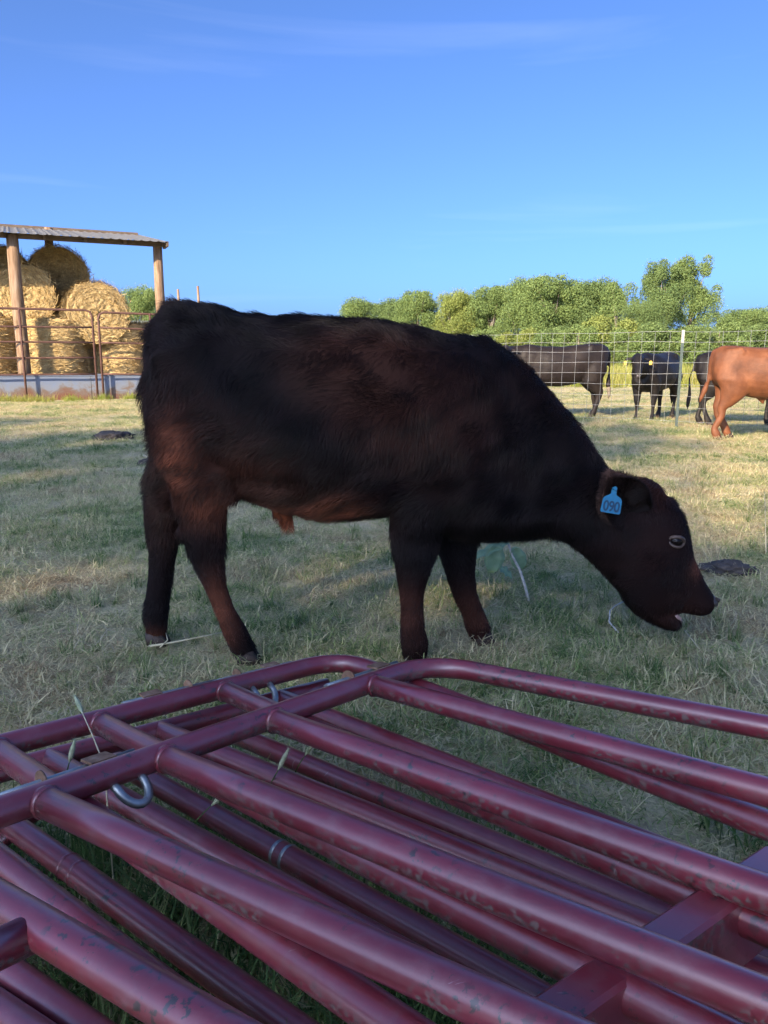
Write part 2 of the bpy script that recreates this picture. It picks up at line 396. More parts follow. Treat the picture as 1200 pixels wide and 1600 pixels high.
# ------------------------------------------------------------------ animals
def ell(c, au, av, seg=20, p=2.0, flat=0.0):
    out = []
    for k in range(seg):
        t = 2 * math.pi * k / seg; cs, sn = math.cos(t), math.sin(t)
        e = 2.0 / p
        out.append(Vector(c) + Vector(au) * (abs(cs) ** e * (1 if cs >= 0 else -1)) + Vector(av) * (abs(sn) ** e * (1 if sn >= 0 else -1)))
    return out
def chain(mb, pts, hw, hh=None, side=Vector((0, 1, 0)), seg=16, p=2.0):
    """limb: centres, half widths across (hw, along side) and in the limb's own plane (hh)"""
    hh = hh or hw; pts = [Vector(q) for q in pts]; rings = []
    for i, q in enumerate(pts):
        t = (pts[min(i + 1, len(pts) - 1)] - pts[max(i - 1, 0)]).normalized()
        s = (side - t * side.dot(t)).normalized(); v = t.cross(s)
        rings.append(ell(q, s * hw[i], v * hh[i], seg, p))
    # rounded ends
    def endcap(i, sgn):
        t = (pts[min(i + 1, len(pts) - 1)] - pts[max(i - 1, 0)]).normalized() * sgn
        s = (side - t * side.dot(t)).normalized(); v = t.cross(s)
        r_ = min(hw[i], hh[i])
        return ell(pts[i] + t * r_ * .6, s * hw[i] * .6, v * hh[i] * .6, seg, p)
    a, b = endcap(0, -1), endcap(-1 % len(pts), 1)
    # keep winding of caps consistent with their neighbour ring
    def same(r0, r1):
        d0 = (r0[0] - r0[len(r0) // 2]).normalized(); d1 = (r1[0] - r1[len(r1) // 2]).normalized()
        e0 = (r0[4] - r0[12 % len(r0)]).normalized(); e1 = (r1[4] - r1[12 % len(r1)]).normalized()
        if d0.dot(d1) < 0 or e0.dot(e1) < 0:
            n = len(r1); c = sum(r1, Vector()) / n
            if e0.dot(e1) < 0: r1 = [r1[(-k) % n] for k in range(n)]
            d1 = (r1[0] - r1[n // 2]).normalized()
            if d0.dot(d1) < 0: r1 = [r1[(n // 2 - k) % n] for k in range(n)]
        return r1
    rings = [same(rings[0], a)] + rings + [same(rings[-1], b)]
    mb.rings(rings)
def fuse(mbs, voxel, smooth_iter):
    """merge overlapping shapes into one continuous skin"""
    v, f = [], []
    for mb in mbs:
        o_ = len(v); v += mb.v; f += [tuple(i + o_ for i in q) for q in mb.f]
    me = bpy.data.meshes.new('tmp'); me.from_pydata(v, [], f)
    bm = bmesh.new(); bm.from_mesh(me); bmesh.ops.recalc_face_normals(bm, faces=bm.faces); bm.to_mesh(me); bm.free()
    o = bpy.data.objects.new('tmp', me); COL.objects.link(o)
    rm = o.modifiers.new('r', 'REMESH'); rm.mode = 'VOXEL'; rm.voxel_size = voxel
    sm = o.modifiers.new('s', 'SMOOTH'); sm.factor = .5; sm.iterations = smooth_iter
    dg = bpy.context.evaluated_depsgraph_get()
    out = bpy.data.meshes.new_from_object(o.evaluated_get(dg))
    bpy.data.objects.remove(o); bpy.data.meshes.remove(me)
    out.polygons.foreach_set('use_smooth', [True] * len(out.polygons))
    return out
def arr(me, what='vertices'):
    a = np.zeros(len(me.vertices) * 3, np.float32); me.vertices.foreach_get('co' if what == 'vertices' else 'normal', a); return a.reshape(-1, 3)

def hoof_mesh(w, l, h):
    mb = MB()
    for s in (-1, 1):
        y0 = s * w * .27
        rings = []
        for z, k in ((0, 1.0), (h * .45, .92), (h, .74)):
            cx = -.12 * l * (z / h)
            rings.append([Vector((cx + l * .5 * k * math.cos(a) * (1.15 if math.cos(a) > 0 else .8), y0 + w * .25 * k * math.sin(a), z)) for a in [2 * math.pi * i / 10 for i in range(10)]])
        mb.rings(rings)
    return mb

def smoothnoise(P, f, seed):
    g = np.random.default_rng(seed); out = np.zeros(len(P))
    for i in range(5):
        k = g.normal(size=3); k /= np.linalg.norm(k)
        out += np.sin(P @ k * f * (.7 + .6 * g.random()) + g.random() * 6.28)
    return out / 2.2

# ---------------- the calf
CY = 2.51
def build_calf():
    O = Vector((0, CY, 0))
    calf = empty('calf', O)
    tag(calf, 'dark brown furry calf with blue ear tag, grazing behind the maroon panels', 'calf')
    def W(x, y, Y=CY): return at(x, y, Y) - O
    body = MB()
    # torso: vertical slices (x, top, bottom in photo pixels, half width in metres)
    T = [(239, 520, 610, .05), (247, 492, 660, .11), (265, 480, 705, .165), (292, 474, 735, .20), (330, 478, 760, .215), (380, 488, 776, .235),
         (440, 494, 800, .268), (500, 497, 810, .285), (560, 501, 811, .285), (620, 508, 806, .265), (680, 514, 826, .235), (730, 522, 846, .205), (775, 540, 846, .165), (800, 556, 842, .13)]
    rings = []
    for x, t, b_, hw in T:
        a, c = W(x, t), W(x, b_)
        a.z -= .004; c.z += .010
        rings.append(ell((a + c) / 2, (0, hw, 0), (a - c) / 2, 28, 2.25))
    body.rings(rings)
    neck = MB()
    N = [((700, 520), (700, 838), .19), ((760, 528), (775, 842), .165), ((800, 552), (822, 839), .14), ((840, 588), (855, 836), .12), ((882, 634), (885, 842), .105), ((918, 682), (906, 862), .097), ((950, 728), (930, 884), .092),
         ((980, 745), (948, 905), .098), ((1012, 756), (972, 930), .102), ((1042, 775), (990, 950), .10), ((1066, 802), (1006, 962), .094), ((1078, 838), (1024, 964), .080), ((1083, 862), (1042, 960), .066),
         ((1092, 882), (1058, 956), .057), ((1102, 904), (1074, 957), .055), ((1111, 920), (1090, 961), .053), ((1117, 930), (1104, 959), .045)]
    rings = []
    for (x0, y0), (x1, y1), hw in N:
        a, c = W(x0, y0), W(x1, y1)
        rings.append(ell((a + c) / 2, (0, hw, 0), (a - c) / 2, 24, 2.1))
    neck.rings(rings)
    jaw = MB()
    J = [((985, 890), (972, 935), .07), ((1010, 915), (995, 957), .062), ((1032, 938), (1018, 972), .05), ((1050, 955), (1040, 981), .043), ((1062, 968), (1056, 982), .032)]
    jaw.rings([ell((W(*p) + W(*q)) / 2, (0, hw, 0), (W(*p) - W(*q)) / 2, 18) for p, q, hw in J])
    poll = MB(); chain(poll, [W(1000, 765), W(1022, 772)], [.05, .05], [.045, .04])
    brow = []
    for sgn in (-1, 1):
        m_ = MB(); c0 = W(1060, 838, CY) + Vector((0, sgn * .072, .004)); chain(m_, [c0 + Vector((-.03, 0, .012)), c0 + Vector((.022, -sgn * .004, .010))], [.024, .020], [.022, .018]); brow.append(m_)
    parts = [body, neck, jaw, poll]
    def leg(pts, Y, top_in):
        mb = MB(); P = []; hw = []; hh = []
        for (x, y, w, yo) in pts:
            q = W(x, y, Y); q.y = (Y - CY) + yo
            if q.z < .03: q.z = .03
            P.append(q); wm = w * Y / F / CP * .5; hh.append(wm); hw.append(wm * (.62 if w > 75 else .86))
        chain(mb, P, hw, hh, seg=16); parts.append(mb)
    NH, FH, NF, FF = CY - .085, CY + .085, CY - .10, CY + .085
    # x, y, width in pixels, sideways offset
    leg([(300, 640, 120, -.05), (308, 700, 112, -.05), (316, 760, 92, -.03), (316, 800, 76, -.01), (318, 840, 64, 0), (324, 875, 50, 0), (338, 920, 39, 0), (352, 955, 36, 0), (366, 985, 40, 0), (377, 1006, 38, 0), (386, 1024, 36, 0)], NH, 0)
    leg([(292, 640, 110, .05), (282, 700, 100, .05), (268, 750, 84, .02), (259, 790, 66, 0), (255, 820, 55, 0), (255, 860, 50, 0), (250, 900, 42, 0), (246, 935, 37, 0), (243, 965, 38, 0), (244, 985, 34, 0), (246, 1005, 32, 0)], FH, 0)
    leg([(668, 660, 130, -.04), (662, 720, 118, -.05), (655, 780, 100, -.04), (650, 830, 80, -.01), (648, 865, 68, 0), (645, 900, 54, 0), (644, 925, 43, 0), (644, 955, 36, 0), (645, 985, 37, 0), (648, 1005, 42, 0), (648, 1022, 38, 0), (650, 1034, 36, 0)], NF, 0)
    leg([(700, 760, 110, .03), (712, 830, 84, .01), (716, 865, 62, 0), (720, 900, 48, 0), (728, 930, 38, 0), (738, 955, 33, 0), (745, 978, 38, 0), (752, 994, 36, 0), (755, 1006, 34, 0)], FF, 0)
    # stifle fold, hock points, shoulder, sheath, tail
    def blob(pts, hw, hh=None): mb = MB(); chain(mb, pts, hw, hh); parts.append(mb)
    blob([W(290, 838, NH), W(283, 826, NH)], [.028, .02])
    blob([W(244, 822, FH), W(238, 808, FH)], [.028, .018])
    blob([W(345, 730, CY - .14), W(352, 775, CY - .11)], [.05, .035], [.075, .05])
    blob([W(440, 796), W(450, 812)], [.028, .014], [.034, .014])
    blob([W(715, 660, CY - .15), W(690, 760, CY - .15)], [.06, .05], [.12, .10])
    blob([W(300, 540, CY - .15), W(330, 640, CY - .16)], [.05, .05], [.13, .14])
    blob([W(272, 482), W(248, 522), W(237, 600), W(245, 680), W(257, 735)], [.03, .03, .026, .022, .02])
    me = fuse(parts, .0085, 9)
    V = arr(me); Nn = arr(me, 'normal')
    # gentle body lumps
    lump = (smoothnoise(V, 14, 1) * .0035 + smoothnoise(V, 30, 2) * .0015)[:, None]
    V2 = V + Nn * lump; me.vertices.foreach_set('co', V2.ravel().astype(np.float32)); me.update()
    V = arr(me)
    # coat colour: near-black brown, russet underneath and on pasterns; warm sun flecks painted on thigh and lower hind leg
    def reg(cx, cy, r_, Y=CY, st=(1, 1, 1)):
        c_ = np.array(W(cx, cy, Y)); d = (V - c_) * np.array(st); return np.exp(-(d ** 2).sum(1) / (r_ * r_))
    rus_sun = .95 * reg(282, 705, .075, CY - .15, (1.5, .3, .7)) + .75 * reg(332, 790, .07, CY - .1, (1, .4, 1.2)) + .9 * reg(452, 818, .085, CY, (1.2, .4, 1)) + .7 * reg(535, 795, .075, CY - .12, (.8, .4, 1)) \
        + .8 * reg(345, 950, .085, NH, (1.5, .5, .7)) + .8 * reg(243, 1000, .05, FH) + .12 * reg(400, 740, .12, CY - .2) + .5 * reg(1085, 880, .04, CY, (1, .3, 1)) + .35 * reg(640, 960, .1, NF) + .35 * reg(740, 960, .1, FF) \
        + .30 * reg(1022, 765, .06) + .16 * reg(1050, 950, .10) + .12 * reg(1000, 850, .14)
    rus_sun += .07 * np.clip(smoothnoise(V, 9, 5), 0, 1)
    rus_sun = np.clip(rus_sun, 0, 1)[:, None]
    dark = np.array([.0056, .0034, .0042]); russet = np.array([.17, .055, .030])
    cc = dark * (1 - rus_sun) + russet * rus_sun
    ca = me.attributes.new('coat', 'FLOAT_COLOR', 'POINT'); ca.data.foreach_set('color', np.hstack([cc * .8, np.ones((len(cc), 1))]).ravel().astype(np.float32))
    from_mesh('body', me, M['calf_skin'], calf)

    # ---- fur
    def fur(name, me, cc, n, parent, seed, lenf, dirf, rad=.00050, liftf=lambda P, N_: np.zeros(len(P))):
        g = np.random.default_rng(seed)
        V = arr(me); Nn = arr(me, 'normal'); me.calc_loop_triangles()
        tri = np.zeros(len(me.loop_triangles) * 3, np.int32); me.loop_triangles.foreach_get('vertices', tri); tri = tri.reshape(-1, 3)
        A = np.linalg.norm(np.cross(V[tri[:, 1]] - V[tri[:, 0]], V[tri[:, 2]] - V[tri[:, 0]]), axis=1)
        ti = g.choice(len(tri), n, p=A / A.sum()); u = np.sqrt(g.random((n, 1))); v = g.random((n, 1))
        w0, w1, w2 = 1 - u, u * (1 - v), u * v; t = tri[ti]
        P = V[t[:, 0]] * w0 + V[t[:, 1]] * w1 + V[t[:, 2]] * w2
        N_ = unit(Nn[t[:, 0]] * w0 + Nn[t[:, 1]] * w1 + Nn[t[:, 2]] * w2)
        C_ = cc[t[:, 0]] * w0 + cc[t[:, 1]] * w1 + cc[t[:, 2]] * w2
        L = lenf(P, N_) * (.6 + .7 * g.random(n)); D = dirf(P, N_)
        D = D - N_ * (D * N_).sum(1, keepdims=True); D = unit(D)
        side = np.cross(N_, D)
        sw = (smoothnoise(P, 26, seed + 1) * .55 + smoothnoise(P, 60, seed + 2) * .4)[:, None] + g.normal(size=(n, 1)) * .22
        D = unit(D + side * sw)
        lift = (.42 + .26 * smoothnoise(P, 40, seed + 3) + .12 * g.normal(size=n))
        lift = (lift + liftf(P, N_) * (1 + .8 * smoothnoise(P, 55, seed + 9)))[:, None]
        K = 4; pts = np.zeros((n, K, 3)); 
        for k in range(K):
            s = k / (K - 1)
            pts[:, k] = P - N_ * .002 + L[:, None] * (N_ * (lift * s * (1 - .35 * s)) + D * (s * (.75 + .25 * s))) - np.array([0, 0, 1]) * (L * .18 * s * s)[:, None]
        hc = bpy.data.hair_curves.new(name); hc.add_curves([K] * n)
        hc.position_data.foreach_set('vector', pts.ravel().astype(np.float32))
        ra = hc.attributes.get('radius') or hc.attributes.new('radius', 'FLOAT', 'POINT')
        ra.data.foreach_set('value', np.tile(np.array([1, .9, .65, .2]) * rad, n).astype(np.float32))
        clump = np.clip(1 + .45 * smoothnoise(P, 70, seed + 20) + .25 * smoothnoise(P, 18, seed + 21), .3, 2.2)[:, None]; col = C_ * (.45 + 1.1 * g.random((n, 1)) ** 1.5) * clump
        al = hc.attributes.new('coat', 'FLOAT_COLOR', 'CURVE'); al.data.foreach_set('color', np.hstack([col, np.ones((n, 1))]).ravel().astype(np.float32))
        hc.materials.append(M['calf_fur'])
        o = bpy.data.objects.new(name, hc); COL.objects.link(o); o.parent = parent; return o
    xh = W(955, 800).x; zb = W(500, 815).z; ztop = W(500, 497).z
    muzzle = np.array(W(1105, 945))
    def lenf(P, N_):
        L = np.full(len(P), .026)
        L = np.where((P[:, 2] > ztop - .08) & (N_[:, 2] > .3), .036, L)
        L = np.where((N_[:, 2] < -.4) & (P[:, 2] > .3), .026, L)
        L = np.where(P[:, 2] < .38, .013, L); 
        hd = np.clip((P[:, 0] - (xh - .06)) / .14, 0, 1); L = L * (1 - hd) + .014 * hd
        dm = np.linalg.norm(P - muzzle, axis=1); L = np.where(dm < .055, .003, np.where(dm < .11, .006, L))
        pl = np.linalg.norm(P - np.array(W(1018, 768)), axis=1); L = np.where(pl < .07, .030, L)
        sh = np.linalg.norm(P - np.array(W(452, 820)), axis=1); L = np.where(sh < .06, .042, L)
        rump = np.clip((W(300, 600).x - P[:, 0]) / .12, 0, 1); L = L + .008 * rump * (P[:, 2] > .6)
        return L
    def dirf(P, N_):
        D = np.tile(np.array([-.75, 0, -.65]), (len(P), 1))
        low = (P[:, 2] < .5)[:, None]; D = np.where(low, np.array([-.12, 0, -1]), D)
        topm = ((P[:, 2] > ztop - .10) & (N_[:, 2] > .2))[:, None]; D = np.where(topm, np.array([-.9, 0, .1]), D)
        head = (P[:, 0] > xh + .02)[:, None]; D = np.where(head, np.array([-.35, 0, -.4]), D)
        shv = (np.linalg.norm(P - np.array(W(452, 820)), axis=1) < .06)[:, None]; D = np.where(shv, np.array([.05, 0, -1.]), D)
        return D
    def liftf(P, N_):
        t = np.clip((P[:, 2] - (ztop - .07)) / .05, 0, 1) * (P[:, 0] < xh - .1)
        nk = np.clip((N_[:, 2] - .2) / .4, 0, 1) * (P[:, 0] > W(720, 600).x)
        rm = np.clip((W(262, 600).x - P[:, 0]) / .05, 0, 1) * (P[:, 2] > .55)
        return .20 * t + .22 * nk + .16 * rm
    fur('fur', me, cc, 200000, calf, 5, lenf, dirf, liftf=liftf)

    # ---- hooves
    for (x, y, Y, rz) in ((388, 1030, NH, 0), (247, 1008, FH, 0), (650, 1036, NF, 0), (756, 1008, FF, 0)):
        mb = hoof_mesh(.066, .082, .046); o = mb.build('hoof', M['hoof'], calf, True)
        p = W(x, y, Y); o.location = (p.x - .004, Y - CY, .002); 
    # ---- eyes with lids
    for sgn in (-1, 1):
        c0 = W(1056, 845, CY + sgn * .082); c0.y = sgn * .0815
        bm = bmesh.new(); bmesh.ops.create_uvsphere(bm, u_segments=24, v_segments=16, radius=.0225)
        em = bpy.data.meshes.new('eye'); bm.to_mesh(em); bm.free(); e = from_mesh('eye', em, M['eye'], calf, True); e.location = c0
        mb = MB(); ringp = []
        for k in range(28):
            a = 2 * math.pi * k / 28
            ringp.append(Vector((.0248 * math.cos(a), sgn * .0168 - sgn * .011 * abs(math.cos(a)) ** 2, .0165 * math.sin(a) - .0005)))
        mb.tube(ringp, [.0050 + .0016 * max(0, math.sin(2 * math.pi * k / 28)) for k in range(28)], 8, closed=True)
        l = mb.build('eyelid', M['lid'], calf, True); l.location = c0; l.rotation_euler = (0, R(12), 0)
    # ---- nose pad with nostrils, mouth lining, lower lip
    mb = MB(); mb.rings([ell((W(*p) + W(*q)) / 2, (0, hw, 0), (W(*p) - W(*q)) / 2, 18) for p, q, hw in
                         (((1100, 924), (1097, 948), .040), ((1111, 926), (1108, 949), .042), ((1116, 931), (1114, 947), .036))])
    mb.build('nose', M['nose'], calf, True)
    for sgn in (-1, 1):
        mb = MB(); c0 = W(1114, 934); mb.tube([c0 + Vector((-.004, sgn * .030, .006)), c0 + Vector((.006, sgn * .026, .0)), c0 + Vector((.009, sgn * .018, -.008))], [.006, .008, .005], 8)
        mb.build('nostril', M['hoof'], calf, True)
    mb = MB(); mb.rings([ell((W(*p) + W(*q)) / 2, (0, hw, 0), (W(*p) - W(*q)) / 2, 14) for p, q, hw in
                         (((1046, 948), (1042, 960), .034), ((1057, 956), (1053, 966), .036), ((1064, 964), (1060, 973), .024))])
    mb.build('mouth_lining', M['mouth'], calf, True)
    # ---- ears: cupped leaf shapes
    def ear(root, tip, width, nrm, cup, thick=.007):
        root, tip = Vector(root), Vector(tip); ax = (tip - root); L_ = ax.length; ax.normalize()
        nrm = Vector(nrm); nrm = (nrm - ax * nrm.dot(ax)).normalized(); sd = ax.cross(nrm)
        nu, nv = 13, 11; outer = []; inner = []
        for i in range(nu):
            s = i / (nu - 1); w = width * (math.sin(math.pi * min(1, .16 + .84 * s) ** .85) ** .75 if s < 1 else 0.02) + .004
            for j in range(nv):
                q = (j / (nv - 1) - .5) * 2
                p = root + ax * (L_ * s) + sd * (w * q * .5) + nrm * (cup * (q * q) * (1 - s * .5)) 
                outer.append(p - nrm * thick * (1 - abs(q) ** 3) * (1 - s ** 3)); inner.append(p + nrm * .0015)
        vs = outer + inner; fs = []; o_ = nu * nv
        for i in range(nu - 1):
            for j in range(nv - 1):
                a, b_, c_, d_ = i * nv + j, i * nv + j + 1, (i + 1) * nv + j + 1, (i + 1) * nv + j
                fs.append((a, d_, c_, b_)); fs.append((o_ + a, o_ + b_, o_ + c_, o_ + d_))
        edge = [(i * nv) for i in range(nu)] + [(nu - 1) * nv + j for j in range(1, nv)] + [i * nv + nv - 1 for i in range(nu - 2, -1, -1)] + [j for j in range(nv - 2, 0, -1)]
        for k in range(len(edge)):
            a, b_ = edge[k], edge[(k + 1) % len(edge)]; fs.append((a, b_, o_ + b_, o_ + a))
        me = bpy.data.meshes.new('ear'); me.from_pydata([tuple(v) for v in vs], [], fs); me.update(); return me
    for sgn, rt, tp in ((-1, (988, 806), (950, 738)), (1, (1014, 788), (1050, 790))):
        r0 = W(*rt, CY + sgn * .085); r0.y = sgn * .085
        t0 = W(tp[0], tp[1], CY + sgn * .15) if sgn < 0 else W(tp[0], tp[1], CY + .20)
        em = ear(r0, t0, .145 if sgn < 0 else .07, (.25, -.9, -.35) if sgn < 0 else (.3, -.6, -.3), .022)
        ce = np.tile(np.array([[.006, .004, .004]]), (len(em.vertices), 1)); 
        VE = arr(em)
        a_ = em.attributes.new('coat', 'FLOAT_COLOR', 'POINT'); a_.data.foreach_set('color', np.hstack([ce, np.ones((len(ce), 1))]).ravel().astype(np.float32))
        eo = from_mesh('ear', em, M['calf_skin'], calf, True)
        axd = np.array((t0 - r0).normalized())
        ecol = np.tile(np.array([[.012, .0075, .007]]), (len(em.vertices), 1)); q_ = np.tile(np.abs(np.linspace(-1, 1, 11)), 26); s_ = np.tile(np.repeat(np.linspace(0, 1, 13), 11), 2)
        rim = (np.clip(np.maximum(q_ - .62, (s_ - .72) * 1.2) / .3, 0, 1) * np.clip((s_ - .2) / .3, 0, 1))[:, None]; ecol = ecol * (1 - rim) + np.array([[.040, .022, .018]]) * rim
        fur('ear_fur', em, ecol, 15000, eo, 40 + sgn, lambda P, N_: np.full(len(P), .020), lambda P, N_: np.tile(axd, (len(P), 1)) + unit(P - np.array(r0.lerp(t0, .5))) * .9)
    # ---- ear tag with its number
    T0 = W(956, 786, CY - .155)
    tagroot = MB()
    outl = [(-.038, -.040), (.038, -.040), (.042, -.034), (.040, .012), (.034, .022), (.012, .034), (.009, .058), (.004, .064), (-.004, .064), (-.009, .058), (-.012, .034), (-.034, .022), (-.040, .012), (-.042, -.034)]
    vs = [(x * .78, -.0012, z * .80) for x, z in outl] + [(x * .78, .0012, z * .80) for x, z in outl]; n_ = len(outl)
    fs = [tuple(range(n_)), tuple(range(2 * n_ - 1, n_ - 1, -1))] + [(k, n_ + k, n_ + (k + 1) % n_, (k + 1) % n_) for k in range(n_)]
    to = mesh_obj('ear_tag', vs, fs, M['tag_blue'], calf); to.location = T0; to.rotation_euler = (R(-6), R(10), R(6))
    to['label'] = 'blue plastic ear tag numbered 090'
    tcv = bpy.data.curves.new('number', 'FONT'); tcv.body = '090'; tcv.size = .046; tcv.align_x = 'CENTER'; tcv.align_y = 'CENTER'; tcv.extrude = .0004; tcv.offset = .0010; tcv.space_character = .95
    tcv.materials.append(M['tag_ink'])
    tmpo = bpy.data.objects.new('tmp', tcv); COL.objects.link(tmpo); nm_ = bpy.data.meshes.new_from_object(tmpo.evaluated_get(bpy.context.evaluated_depsgraph_get())); bpy.data.objects.remove(tmpo)
    no = bpy.data.objects.new('number', nm_); COL.objects.link(no); no.parent = to; no.location = (0, -.0018, -.012); no.rotation_euler = (R(90), 0, 0); no.scale = (.82, 1.0, 1)
    mb = MB(); mb.tube([(0, -.008, .046), (0, -.004, .046), (0, .012, .046)], [.006, .007, .004], 12); st = mb.build('tag_stud', M['tag_blue'], to, True)
    return calf
build_calf()

# ------------------------------------------------------------------ maroon corral panels, stacked flat
TR = .0212        # tube radius
def line_near(A, u, x, y):
    '''point of the line A + u t that is seen at photo position x, y'''
    r = ray(x, y).normalized(); c_ = Vector((0, 0, CAMZ)); w = A - c_; b_ = u.dot(r)
    return A + u * ((b_ * w.dot(r) - w.dot(u)) / (1 - b_ * b_))
def seen_panel(label, s0, s1, corner, rails, top_end, reach, extra=1.3, bend=.115):
    '''s0, s1: two stile points (x, y, z); rails: (stile x, y, far x, y, far z); top_end: far point of the outer rail'''
    A, B = atz(*s0), atz(*s1); u = (B - A).normalized()
    O = Vector((A.x, A.y, 0)); root = empty('corral_panel', O); tag(root, label, 'metal panel', 'maroon tube panels stacked flat on the grass')
    K = line_near(A, u, *corner); T = atz(*top_end); v = (T - K).normalized()
    def bz(t): p0, p2 = K + u * bend, K + v * bend; k = .62; c1, c2 = p0.lerp(K, k), p2.lerp(K, k); return (1 - t) ** 3 * p0 + 3 * (1 - t) ** 2 * t * c1 + 3 * (1 - t) * t * t * c2 + t ** 3 * p2
    end = line_near(A, u, *reach)
    path = [end - O] + [end.lerp(K + u * bend, k / 8) - O for k in range(1, 8)] + [bz(k / 12) - O for k in range(13)] + [(K + v * bend).lerp(K + v * ((T - K).length * extra), k / 6) - O for k in range(1, 7)]
    mb = MB(); mb.tube(path, TR, 24); mb.build('frame_tube', M['paint'], root, True)
    out = []
    for (x0, y0, x1, y1, z1) in rails:
        p = line_near(A, u, x0, y0); q = atz(x1, y1, z1); d = (q - p).normalized(); L_ = (q - p).length * extra
        mb = MB(); mb.tube([p + d * .010 - O] + [p + d * (L_ * k / 5) - O for k in range(1, 6)], TR * .985, 24); mb.build('rail', M['paint'], root, True)
        mb = MB(); mb.tube([p + d * TR * .9 - O, p + d * TR * 1.15 - O], [TR * 1.13, TR], 20); mb.build('weld', M['paint'], root, True)
        out.append((p, d))
    nrm = u.cross(v).normalized(); nrm = nrm if nrm.z > 0 else -nrm
    P = lambda a, b_, h=0: A + v * a + u * b_ + nrm * h - O
    return root, P, O, out, u, v, nrm
pa, PA, OA, RA, uA, vA, nA = seen_panel('topmost maroon tube panel of the stack, its rounded corner nearest the calf', (575, 1068, .352), (60, 1248, .395), (668, 1034),
    [(575, 1068, 1200, 1238, .405), (420, 1122, 1200, 1398, .432), (250, 1180, 1200, 1568, .455), (60, 1248, 826, 1600, .45), (-150, 1322, 320, 1602, .455)], (1200, 1137, .375), (-330, 1386))
# short stay between the last two rails
p = RA[4][0] + RA[4][1] * .30; mb = MB(); mb.tube([p - OA - nA * .004, p + uA * .2 - OA - nA * .004], TR * .93, 24); mb.build('stay', M['paint'], pa, True)
pb, PB, OBB, RB, uB, vB, nB = seen_panel('second maroon panel, its stile parallel just beyond the topmost one', (345, 1077, .305), (0, 1166, .33), (535, 1030),
    [(345, 1077, 1110, 1410, .385), (150, 1125, 950, 1534, .398), (-10, 1169, 600, 1592, .392)], (1200, 1290, .352), (-260, 1232), 1.6)
# channel brace across the second panel's rails
q0, q1 = atz(1185, 1372, .398), atz(800, 1640, .408); bd = (q1 - q0).normalized(); bs = nB.cross(bd).normalized(); bs = bs if bs.x < 0 else -bs
prof = [(-.022, -.082), (-.022, -.004), (-.017, 0), (.017, 0), (.022, -.004), (.022, -.05), (.018, -.05), (.018, -.006), (-.018, -.006), (-.018, -.082)]
mb = MB(); mb.rings([[q + bs * u_ + nB * (w_ + .014) - OBB for u_, w_ in prof] for q in (q0 - bd * .05, q0.lerp(q1, .5), q1 + bd * .3)]); mb.build('brace', M['paint'], pb)
def low_panel(label, pairs, z0, z1, stile, brace=None):
    """panels at the bottom of the stack: rails given by two seen points each"""
    a0 = atz(*pairs[0][0], z0); O = Vector((a0.x, a0.y, 0))
    root = empty('corral_panel', O); tag(root, label, 'metal panel', 'maroon tube panels stacked flat on the grass')
    st = []
    for k, (p, q) in enumerate(pairs):
        A, B = atz(*p, z0), atz(*q, z1); d = (B - A)
        # back to the stile line
        s0, s1 = stile; den = d.x * (s1 - s0).y - d.y * (s1 - s0).x
        t = ((s0 - A).x * (s1 - s0).y - (s0 - A).y * (s1 - s0).x) / den
        t = max(-2.5, min(0, t)); A0 = A + d * t; A0.z = max(A0.z, .03); L_ = d.normalized()
        st.append(A0.copy()); E_ = A + L_ * 2.2; E_.z = max(E_.z, .05)
        mb = MB(); mb.tube([A0 - O, A - O] + [A.lerp(E_, u) - O for u in (.25, .5, .75, 1)], TR, 24)
        rl = mb.build('rail', M['paint'], root, True)
    order = sorted(range(len(st)), key=lambda i: st[i].x)
    d = (st[order[-1]] - st[order[0]]).normalized()
    mb = MB(); mb.tube([st[order[0]] - d * .35 - O] + [st[i] - O for i in order] + [st[order[-1]] + d * .12 - O], TR, 20); mb.build('stile', M['paint'], root, True)
    return root, O
Sc0, Sc1 = atz(25, 1192, .235), atz(370, 1106, .235)
pc, OC = low_panel('third maroon panel down, dull red rails glimpsed between the upper rails', [((195, 1252), (600, 1478)), ((335, 1176), (600, 1284)), ((505, 1118), (850, 1256)), ((0, 1345), (330, 1602))], .235, .255, (Sc0, Sc1))
Sd0, Sd1 = atz(-60, 1235, .175), atz(330, 1125, .175)
pd, OD = low_panel('lowest maroon panel, glossy dark rails close to the grass', [((22, 1292), (450, 1602)), ((232, 1218), (870, 1575)), ((402, 1162), (1075, 1447)), ((-40, 1480), (130, 1604)), ((-40, 1552), (30, 1602))], .175, .205, (Sd0, Sd1))
# joint rings on the lowest rails, paint scars
def ring_on(root, O, p, q, z0, z1, t, mat, r=TR * 1.03, w=.0035):
    A, B = atz(*p, z0), atz(*q, z1); d = (B - A).normalized(); c = A.lerp(B, t) - O
    mb = MB(); mb.tube([c - d * w, c - d * w * .3, c + d * w * .3, c + d * w], [r * .985, r * 1.03, r * 1.03, r * .985], 24, cap=False); mb.build('joint_ring', mat, root, True)
for t in (.27, .315): ring_on(pd, OD, (22, 1292), (450, 1602), .175, .205, t, M['paint'])
for t in (.43, .455): ring_on(pd, OD, (232, 1218), (870, 1575), .175, .205, t, M['galv'])

